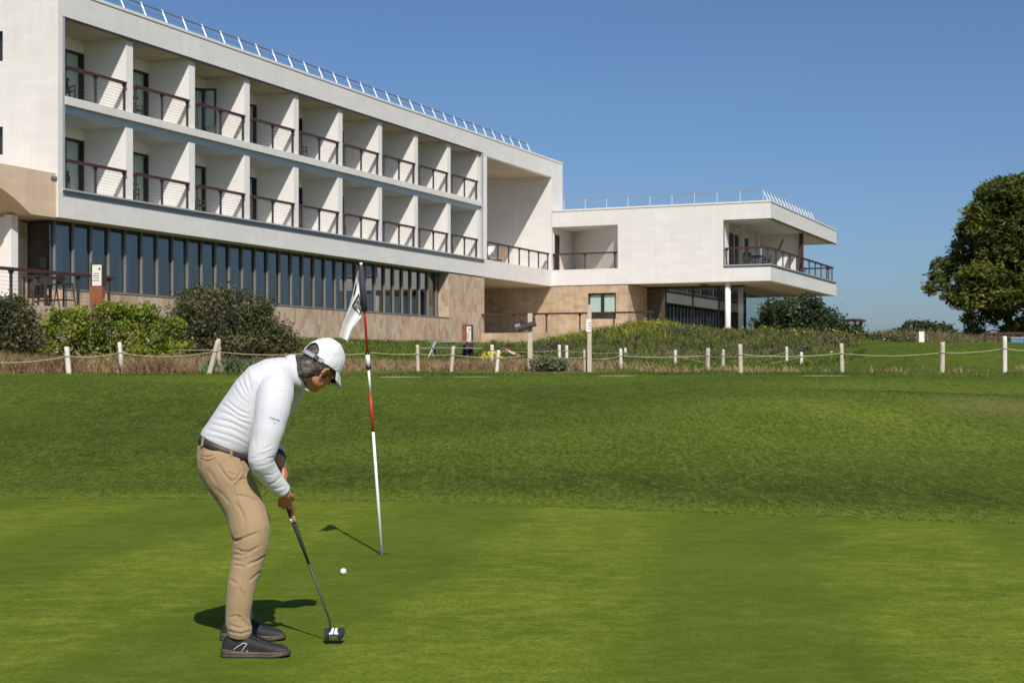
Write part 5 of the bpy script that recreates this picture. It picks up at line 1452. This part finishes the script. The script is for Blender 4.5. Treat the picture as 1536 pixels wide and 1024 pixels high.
# cap
def cap():
    seg, rng = 132, 66
    cu = .018
    vs, fs = [], []
    for j in range(rng + 1):
        th = (math.pi * .5) * j / rng * 1.16
        for k in range(seg):
            ph = 2 * math.pi * k / seg
            rr_ = math.sin(th)
            ff, rr, uu = .112 * rr_ * math.cos(ph), .090 * rr_ * math.sin(ph), .124 * math.cos(th)
            seam = .0012 * abs(math.cos(3 * ph)) * rr_
            k2 = 1 - .014 * math.exp(-(min((ph * 3 / math.pi) % 1, 1 - (ph * 3 / math.pi) % 1) / .05) ** 2) + .016 * nz3(ff * 24, rr * 24, uu * 24) + .022 * nz3(ff * 9 + 4, rr * 9, uu * 9) - .016 * max(0, 1 - 5 * abs(nz3(ff * 14 + 9, rr * 14, uu * 20)))
            vs.append(hp(-.004 + ff * k2, rr * k2, cu + uu * k2))
    def keep(ids):
        c = sum((vs[i] for i in ids), Vector()) / len(ids) - HC
        F_, R__, U = c.dot(f_), c.dot(r_), c.dot(u_)
        rim = .012 + .15 * (F_ + .02)
        if U < rim: return False
        if F_ < -.04 and (R__ / .050) ** 2 + ((U - rim - .012) / .052) ** 2 < 1 : return False
        return True
    for j in range(rng):
        for k in range(seg):
            q = (j * seg + k, j * seg + (k + 1) % seg, (j + 1) * seg + (k + 1) % seg, (j + 1) * seg + k)
            if keep(q): fs.append(q)
    mb = MB(); mb.add(vs, fs)
    o = mb.build("cap", m_cap, golfer, True)
    bm = bmesh.new(); bm.from_mesh(o.data); bmesh.ops.delete(bm, geom=[v for v in bm.verts if not v.link_faces], context='VERTS'); bmesh.ops.remove_doubles(bm, verts=bm.verts, dist=.0004); bm.to_mesh(o.data); bm.free()
    sf = o.modifiers.new("solid", 'SOLIDIFY'); sf.thickness = .004; sf.offset = 0
    # brim
    vs, fs = [], []; ns_, nt_ = 16, 7
    bd = (f_ * .80 - u_ * .45).normalized()
    for i in range(ns_ + 1):
        s = -1 + 2 * i / ns_; a = s * 1.25
        ff, rr = .110 * math.cos(a), .090 * math.sin(a)
        base = hp(-.004 + ff, rr, .012 + .15 * (ff + .02) - .002)
        ln = .082 * (1 - .55 * abs(s) ** 2.6)
        for j in range(nt_ + 1):
            t = j / nt_
            vs.append(base + (f_ * .85 - u_ * .2).lerp(bd, min(1, t * 1.6)).normalized() * ln * t - u_ * (.014 * s * s * t))
    for i in range(ns_):
        for j in range(nt_):
            a = i * (nt_ + 1) + j; fs.append((a, a + 1, a + nt_ + 2, a + nt_ + 1))
    mb = MB(); mb.add(vs, fs); br = mb.build("brim", m_cap, o, True)
    sf = br.modifiers.new("solid", 'SOLIDIFY'); sf.thickness = .005; sf.offset = 0
    # strap and buckle across the back opening
    def strap_pt(a, du=0.0, out=1.03):
        ff, rr = -.112 * math.cos(a) * out, .092 * math.sin(a) * out
        return hp(-.004 + ff, rr, .014 + .15 * (ff + .02) + du)
    mb = MB(); rings = []
    for i in range(19):
        a = -.95 + 1.9 * i / 18
        rings.append([strap_pt(a, -.009), strap_pt(a, .009), strap_pt(a, .009, 1.0), strap_pt(a, -.009, 1.0)])
    mb.rings(rings); st = mb.build("strap", m_cap, o)
    for du in (-.004, .005):
        mb = MB(); mb.tube([strap_pt(-.9 + 1.8 * i / 14, du, 1.045) for i in range(15)], .0016, 5); mb.build("strap_stripe", m_black, st)
    rot = Matrix((f_ * -math.cos(.62) + r_ * math.sin(.62), f_ * math.sin(.62) + r_ * math.cos(.62), u_)).transposed()
    mb = MB(); mb.cbox(strap_pt(.62, .001, 1.05), (.007, .022, .022), rot); mb.build("buckle", m_black, o, bevel=.002)
    mb = MB(); mb.tube([strap_pt(.86 + .11 * math.cos(t * .45), .002 + .008 * math.sin(t * .45), 1.02) for t in range(15)], .0018, 5); mb.build("side_mark", m_black, o)
    mb = MB(); ball(mb, hp(-.004, 0, cu + .116), .006); mb.build("top_button", m_cap, o, True)
    return o
cap()

# collar
def collar():
    ax = Vector((.965, .06, .25)).normalized(); yv = Vector((0, 1, 0)); yv = (yv - ax * yv.dot(ax)).normalized(); zv = ax.cross(yv)
    if zv.z < 0: zv = -zv
    c0 = Vector((.186, 0, 1.335)); rings = []
    n = 34
    prof = [(-.012, 1.02), (.010, 1.05), (.034, .99), (.036, .93), (.030, .91), (.0, .95), (-.014, .97)]
    for t, k in prof:
        row = []
        for i in range(n):
            a = 2 * math.pi * i / n
            w = 1 + .02 * math.sin(3 * a + 1)
            row.append(c0 + ax * (t + .010 * max(0, -math.sin(a)) ) + (yv * (math.cos(a) * .088) + zv * (math.sin(a) * .086)) * k * w)
        rings.append(row)
    mb = MB(); mb.rings(rings, False)
    nn = len(rings); 
    for k in range(n):
        a, b = k, (k + 1) % n
        mb.f.append(((nn - 1) * n + a, (nn - 1) * n + b, b, a)); mb.mi.append(0)
    o = mb.build("collar", m_shirt, golfer, True)
    # two hanging collar points at the front
    for s in (-1, 1):
        mb = MB(); p = c0 + ax * .030 - zv * .076 + yv * (s * .025)
        tip = p - zv * .028 + ax * .030 + yv * (s * .02)
        mb.add([p + yv * .02 + ax * .002, p - yv * .02, tip, p + yv * .02 - ax * .006, p - yv * .02 - ax * .008, tip - ax * .006], [(0, 1, 2), (5, 4, 3), (0, 3, 4, 1), (1, 4, 5, 2), (2, 5, 3, 0)])
        mb.build("collar_point", m_shirt, o)
collar()

# belt with loops
def belt():
    n = 44; rings = []
    back, front = Vector((-.261, 0, 1.026)), Vector((-.006, 0, .918))
    c = (back + front) / 2; a = (back - front) / 2; up = Vector((-a.z, 0, a.x)).normalized()
    if up.z < 0: up = -up
    for i in range(n):
        t = 2 * math.pi * i / n; cs, sn = math.cos(t), math.sin(t)
        d = a * math.copysign(abs(cs) ** .92, cs) + Vector((0, .170, 0)) * math.copysign(abs(sn) ** .92, sn)
        rings.append([c + d * 1.018 - up * .019, c + d * 1.018 + up * .019, c + d * .97 + up * .019, c + d * .97 - up * .019])
    mb = MB(); vs = [p for r in rings for p in r]; fs = []
    for i in range(n):
        for k in range(4):
            j = (i + 1) % n; fs.append((i * 4 + k, i * 4 + (k + 1) % 4, j * 4 + (k + 1) % 4, j * 4 + k))
    mb.add(vs, fs); b = mb.build("belt", m_belt, golfer, True)
    for t in (-.85, -1.95, .85, 1.95, .1):
        cs, sn = math.cos(t), math.sin(t)
        d = a * math.copysign(abs(cs) ** .92, cs) + Vector((0, .174, 0)) * math.copysign(abs(sn) ** .92, sn)
        p = c + d * 1.03; tt = Vector((0, 0, 1)).cross(d).normalized(); dn = d.normalized()
        rot = Matrix((dn, tt, dn.cross(tt))).transposed()
        mb = MB(); mb.cbox(p, (.006, .013, .052), rot); mb.build("belt_loop", m_khaki, golfer, bevel=.002)
belt()

# seams and pocket openings laid on the cloth
def caster(o):
    bm = bmesh.new(); bm.from_mesh(o.data); bm.normal_update(); t = BVHTree.FromBMesh(bm); bm.free(); return t
t_tr, t_sh = caster(trousers), caster(shirt)
def cast(tree, px, py, off=.0015):
    o = Vector((0, 0, EYE)) - GO; d = (at(px, py, 1.0) - Vector((0, 0, EYE))).normalized()
    h = tree.ray_cast(o, d)
    return (h[0] + h[1] * off) if h[0] is not None else None
def seam(tree, poly, name, mat, r=.0012, parent=None, per=7):
    pts = []
    for (a, b) in zip(poly[:-1], poly[1:]):
        for i in range(per):
            q = cast(tree, a[0] + (b[0] - a[0]) * i / per, a[1] + (b[1] - a[1]) * i / per)
            if q is not None and (not pts or (q - pts[-1]).length < .06): pts.append(q)
    if len(pts) > 2:
        mb = MB(); mb.tube(pts, r, 5); return mb.build(name, mat, parent or golfer, True)
seam(t_tr, [(357, 681), (362, 690), (366, 700), (364, 712), (356, 722), (350, 727)], "pocket_seam", m_seam, .0022, trousers)
seam(t_tr, [(302, 686), (310, 690), (320, 688), (324, 684)], "pocket_seam", m_seam, .0022, trousers)
seam(t_tr, [(302, 682), (312, 684), (322, 681)], "pocket_seam", m_seam, .0014, trousers)
seam(t_tr, [(350, 728), (358, 750), (366, 775), (371, 800), (369, 830), (365, 860), (360, 900), (357, 930)], "side_seam", m_seam2, .0008, trousers)

# small brand lettering and chevron on the sleeve
def sleeve_logo():
    cu = bpy.data.curves.new("sleeve_text", 'FONT'); cu.body = "Callaway"; cu.size = 1.0; cu.align_x = 'CENTER'
    to = bpy.data.objects.new("sleeve_text", cu); COL.objects.link(to)
    dg = bpy.context.evaluated_depsgraph_get(); dg.update()
    me = bpy.data.meshes.new_from_object(to.evaluated_get(dg))
    bpy.data.objects.remove(to)
    vs = [v.co.copy() for v in me.vertices]; fs = [tuple(p.vertices) for p in me.polygons]; bpy.data.meshes.remove(me)
    w = max(v.x for v in vs) - min(v.x for v in vs); k = 15.5 / w; ca, sa = math.cos(R(17)), math.sin(R(17))
    out = []
    for v in vs:
        x, y = v.x * k, v.y * k * 1.1
        q = cast(t_sh, 411.5 + x * ca + y * sa, 629.5 + x * sa - y * ca, .002)
        out.append(q if q is not None else Vector((0.1, -.2, 1.1)))
    mb = MB(); mb.add(out, fs)
    for a, b, c in (((409.3, 632.6), (411.6, 635.4), (411.0, 633.2)), ((414.6, 634.4), (411.6, 635.4), (412.8, 634.0))):
        q = [cast(t_sh, x, y, .002) for x, y in (a, b, c)]
        if all(p is not None for p in q): mb.add(q, [(0, 1, 2)])
    mb.build("sleeve_logo", M['ink'], shirt)
sleeve_logo()

# wrist watch on the far arm
mb = MB(); wp0, wp1 = Vector((.092, .104, .934)), Vector((.106, .074, .915))
mb.tube([wp0, wp1], [.037, .036], 16); wt = mb.build("wristwatch", m_black, golfer, True)

# shoes
def shoe(hx, y, label=None):
    prof = [(-.004, .020, .060, .0), (.006, .032, .098, 0), (.045, .037, .106, 0), (.095, .039, .108, 0), (.125, .040, .104, 0), (.155, .041, .092, 0), (.19, .044, .078, 0), (.23, .047, .067, 0), (.268, .045, .060, 0), (.295, .037, .051, 0), (.312, .018, .034, 0)]
    rings = []; n = 22
    for (x, w_, h, _) in prof:
        row = []
        for k in range(n):
            t = 2 * math.pi * k / n; cs, sn = math.cos(t), math.sin(t)
            yy = math.copysign(abs(cs) ** .75, cs) * w_
            zz = .018 + (h - .018) * (.5 + .5 * math.copysign(abs(sn) ** .8, sn)) 
            if sn > 0: yy *= 1 - .35 * sn ** 2
            row.append((hx + x, y + yy, zz))
        rings.append(row)
    mb = MB(); mb.rings(rings); o = mb.build("shoe", m_shoe, golfer, True)
    s_ = o.modifiers.new("sub", 'SUBSURF'); s_.levels = s_.render_levels = 1
    rows = []
    outl = [(-.008, .018), (.01, .036), (.06, .042), (.12, .042), (.18, .045), (.24, .051), (.28, .048), (.305, .034), (.318, .014)]
    for (zl, k) in ((.0, .93), (.008, 1.0), (.0125, 1.02), (.0135, .985), (.016, .985), (.017, 1.02), (.023, 1.015), (.028, .95)):
        row = [(hx + x, y - w_ * k, zl + (.012 * max(0, (x - .24) / .08) if zl < .02 else 0) + (.014 * max(0, (.07 - x) / .07) if zl > .02 else 0)) for x, w_ in outl] + [(hx + x, y + w_ * k, zl + (.012 * max(0, (x - .24) / .08) if zl < .02 else 0) + (.014 * max(0, (.07 - x) / .07) if zl > .02 else 0)) for x, w_ in reversed(outl)]
        rows.append(row)
    mb = MB(); mb.rings(rows); mb.build("sole", m_sole, o, True)
    mb = MB()
    for i in range(6):
        x = hx + .120 + .017 * i; h = .113 - .0073 * i
        mb.tube([(x, y - .026, h - .012), (x + .004, y, h + .002), (x + .012, y + .026, h - .012)], .0028, 6)
        mb.tube([(x + .012, y - .026, h - .014), (x + .008, y, h), (x, y + .026, h - .012)], .0028, 6)
    for s in (-1, 1): mb.tube([(hx + .115, y + s * .004, .110), (hx + .095, y + s * .03, .118), (hx + .08, y + s * .035, .104), (hx + .105, y + s * .012, .109)], .0025, 6)
    mb.build("laces", m_black, o, True)
    # pale angular line and small dash on the outer side
    if y < 0:
        tr = caster(o); mb = MB()
        for poly in ([(350.5, 973.2), (358, 968), (365.5, 963.6), (370.6, 965), (366, 971), (360.5, 978.5)], [(369.5, 974.8), (375.7, 979.8)]):
            pts = []
            for a, b in zip(poly[:-1], poly[1:]):
                for i in range(5):
                    q = cast(tr, a[0] + (b[0] - a[0]) * i / 5, a[1] + (b[1] - a[1]) * i / 5, .001)
                    if q is not None: pts.append(q)
            if len(pts) > 1: mb.tube(pts, .0015, 5)
        mb.build("side_line", m_white, o)
    return o
shoe(-.112, -.21); shoe(-.200, .215)

# ---------------------------------------------------------------- putter
putter = thing("golf_putter", "mallet putter with a dark thin shaft held by the golfer", "golf club", GO + PK)
def rel(p): return Vector(p) - PK
mb = MB(); mb.tube([rel(PG - sd * .01), rel(PG), rel(PG.lerp(PK, .36)), rel(PG.lerp(PK, .62))], [.010, .0145, .0120, .0068], 14); mb.build("grip", plain("grip_rubber", (.045, .055, .05), .5, .1), putter, True)
mb = MB(); mb.tube([rel(PG.lerp(PK, .318)), rel(PG.lerp(PK, .345))], [.0138, .0136], 12); mb.build("grip_ring", m_white, putter, True)
m_shaft = plain("shaft_steel", (.040, .048, .044), .45, .1, 3, metal=.1)
HD = Vector((.373, .118, .052))
rotp = Matrix.Rotation(R(24), 3, 'X')
mb = MB(); mb.tube([rel(PG.lerp(PK, .61)), rel(PK), rel(PK + Vector((.001, .002, -.022))), rel(HD + rotp @ Vector((-.018, .012, .012)))], [.0064, .0058, .0058, .0058], 10); mb.build("shaft", m_shaft, putter, True)
def putter_head():
    out = [(-.050, .030), (-.050, .006), (-.046, -.020), (-.034, -.042), (-.016, -.034), (.016, -.034), (.034, -.042), (.046, -.020), (.050, .006), (.050, .030)]
    mb = MB(); vs = [rel(HD + rotp @ Vector((x, y, z))) for z in (-.014, .012) for x, y in out]; n = len(out)
    fs = [tuple(range(n)), tuple(range(2 * n - 1, n - 1, -1))] + [(i, n + i, n + (i + 1) % n, (i + 1) % n) for i in range(n)]
    mb.add(vs, fs); h = mb.build("head", plain("head_finish", (.05, .052, .075), .35, .15, metal=.4), putter, bevel=.003)
    for s in (-1, 1):
        mb = MB(); mb.cbox(rel(HD + rotp @ Vector((s * .009, -.004, .0135))), (.013, .05, .004), rotp); mb.cbox(rel(HD + rotp @ Vector((s * .016, -.024, .0135))), (.012, .014, .004), rotp); mb.build("alignment_block", m_white, h)
    mb = MB(); mb.cbox(rel(HD + rotp @ Vector((0, -.036, -.001))), (.04, .006, .012), rotp); mb.build("rear_weight", plain("bronze", (.30, .24, .14), .4, .1, metal=.6), h)
putter_head()

# ---------------------------------------------------------------- ball, flagstick, cup
Y = (EYE - GZ - .0) * F / (861.3 - HOR); p = at(515, 861, Y)
mb = MB(); ball(mb, (0, 0, .0214), .0214)
o = MB(); o.ellipsoid((0, 0, .0214), ((.0214, 0, 0), (0, .0214, 0), (0, 0, .0214)), 28, 18); o = o.build("golf_ball", None or plain("ball_white", (.82, .82, .82), .35, .01, bmp=.4, bscale=420), None, True); o.location = (p.x, p.y, GZ)
tag(o, "white golf ball rolling on the green left of the flagstick", "golf ball")

Y = (EYE - GZ) * F / (831 - HOR); base = at(573, 831, Y); base.z = GZ
topp = at(541.5, 395, Y - .05) - base
flag = thing("golf_flagstick", "leaning red and white flagstick with a limp white club flag", "flagstick", base)
m_red = plain("red_paint", (.52, .025, .02), .4, .08)
m_navy = plain("navy_cloth", (.042, .032, .055), .8, .15, 8)
def fz(py): return (831 - py) / (831 - 395.0)
def fp(t): return topp * t
def band(py0, py1, r, mat, name):
    mb = MB(); mb.tube([fp(fz(py0)), fp(fz(py1))], r, 12); mb.build(name, mat, flag, True)
mb = MB(); mb.tube([Vector((0, 0, -.01)), fp(fz(647))], .0108, 12); mb.build("pole", m_white, flag, True)
band(647, 587, .0097, m_red, "red_band"); band(587, 549, .0095, m_white, "white_band"); band(532, 398, .0092, m_red, "red_band")
band(549, 529, .0165, m_white, "marker_sleeve"); band(553, 548, .019, m_black, "clamp_ring"); band(531, 528, .018, m_black, "clamp_ring")
band(398, 394, .011, m_white, "pole_tip")
def flag_mat():
    m, nt, b = new_mat('flag_white')                      # thin cloth: sun comes through it
    b.inputs['Base Color'].default_value = (.86, .85, .83, 1); b.inputs['Roughness'].default_value = .8
    tr = nt.nodes.new('ShaderNodeBsdfTranslucent'); tr.inputs[0].default_value = (.86, .85, .83, 1)
    mx = nt.nodes.new('ShaderNodeMixShader'); mx.inputs[0].default_value = .2
    nt.links.new(b.outputs[0], mx.inputs[1]); nt.links.new(tr.outputs[0], mx.inputs[2]); nt.links.new(mx.outputs[0], nt.nodes['Material Output'].inputs[0])
    return m
def cloth():
    nu, nv = 64, 40
    A, B = fp(fz(399)), fp(fz(467))
    k = Y / F
    pa = [(540, 399), (533.5, 416), (525, 445), (516, 474), (509.5, 500)]         # top edge of the flag, hoist -> fly
    pb = [(549.5, 467), (544, 471), (537, 481), (529, 495), (523, 517)]       # bottom edge
    def curve(pts, t):
        s = t * (len(pts) - 1); i = min(int(s), len(pts) - 2); q = s - i
        return Vector(pts[i]).lerp(Vector(pts[i + 1]), q)
    vs, fs, mi = [], [], []
    for i in range(nu + 1):
        u = i / nu
        for j in range(nv + 1):
            v = j / nv
            p2 = curve(pa, u).lerp(curve(pb, u), v)
            amp = .034 * smooth(0, .35, u)
            dep = amp * math.sin(v * 8.2 + u * 2.6 + .6) + .012 * amp / .05 * math.sin(v * 17 + u * 5) - .02 * u
            p2.x += 3.2 * smooth(.1, .5, u) * math.sin(v * 8.2 + u * 2.6 - .4)
            q = at(p2.x, p2.y, Y) - base
            vs.append(q + Vector((0, dep - .012 * (1 - u), 0)))
    def sdisc(u, v, cu, cv, ru, rv): return ((u - cu) / ru) ** 2 + ((v - cv) / rv) ** 2
    for i in range(nu):
        for j in range(nv):
            a = i * (nv + 1) + j
            fs.append((a, a + 1, a + nv + 2, a + nv + 1))
            u, v = (i + .5) / nu, (j + .5) / nv
            m = 0
            if u < .10: m = 1
            # club crest: dark framed badge with a hand-written mark, and a round dark emblem at the fold
            if .20 < u < .47 and .48 < v < .86:
                inner = .235 < u < .435 and .54 < v < .80
                m = 0 if inner else 1
                if inner and abs((v - .67) - .07 * math.sin((u - .235) * 62)) < .028: m = 1
            if .30 < u < .47 and v < .10 * (1 - ((u - .385) / .085) ** 2) + .10 and v > .02: m = 1
            mi.append(m)
    mb = MB(); mb.v = [tuple(p) for p in vs]; mb.f = fs; mb.mi = mi
    fl = mb.build("flag_cloth", [flag_mat(), m_navy], flag, True)
    mb = MB(); mb.tube([fp(fz(467)), fp(fz(400))], .021, 12); mb.build("flag_sleeve", m_navy, flag, True)
cloth()
# cup in the green
mb = MB(); n = 28
rings = [[(math.cos(2 * math.pi * i / n) * r, math.sin(2 * math.pi * i / n) * r * 1.0, z) for i in range(n)] for r, z in ((.056, .0005), (.055, .003), (.0535, .003), (.053, -.006))]
mb.rings(rings, False); cupo = mb.build("golf_hole", plain("cup_rim", (.05, .07, .02), .8, .2), None, True); cupo.location = (base.x, base.y, GZ)
tag(cupo, "round hole in the green at the foot of the flagstick", "golf hole")
mb = MB(); mb.tube([(0, 0, .0012), (0, 0, .002)], .0532, 28); mb.build("cup_inside", plain("cup_dark", (.02, .03, .01), .9, .2), cupo)  # flat dark disc; the shade inside the hole is put into its colour
# ---------------------------------------------------------------- daylight
SUN_EL = R(44.5)
sx, sy = .225, -.974                                   # horizontal direction towards the sun (behind the camera, slightly right)
wd = bpy.data.worlds.new("World"); scene.world = wd; wd.use_nodes = True
nt = wd.node_tree; bg = nt.nodes["Background"]
sky = nt.nodes.new("ShaderNodeTexSky"); sky.sky_type = 'NISHITA'; sky.sun_disc = False
sky.sun_elevation = SUN_EL; sky.sun_rotation = math.atan2(sx, sy)
sky.altitude = 30; sky.air_density = 0.9; sky.dust_density = 1.25; sky.ozone_density = 8.5
nt.links.new(sky.outputs[0], bg.inputs[0]); bg.inputs[1].default_value = 0.094
sl = bpy.data.lights.new("sun", 'SUN'); sl.energy = 4.7; sl.angle = R(0.53); sl.color = (1.0, 0.935, 0.845)
so = bpy.data.objects.new("sun", sl); COL.objects.link(so)
to_sun = Vector((sx * math.cos(SUN_EL), sy * math.cos(SUN_EL), math.sin(SUN_EL)))
so.rotation_euler = to_sun.to_track_quat('Z', 'Y').to_euler(); so.location = to_sun * 60 + Vector((0, 30, 0))
scene.view_settings.view_transform = 'Standard'; scene.view_settings.look = 'None'
scene.view_settings.exposure = 0.0; scene.view_settings.gamma = 1.0
scene.cycles.max_bounces = 8; scene.cycles.transparent_max_bounces = 16
scene.cycles.use_denoising = True
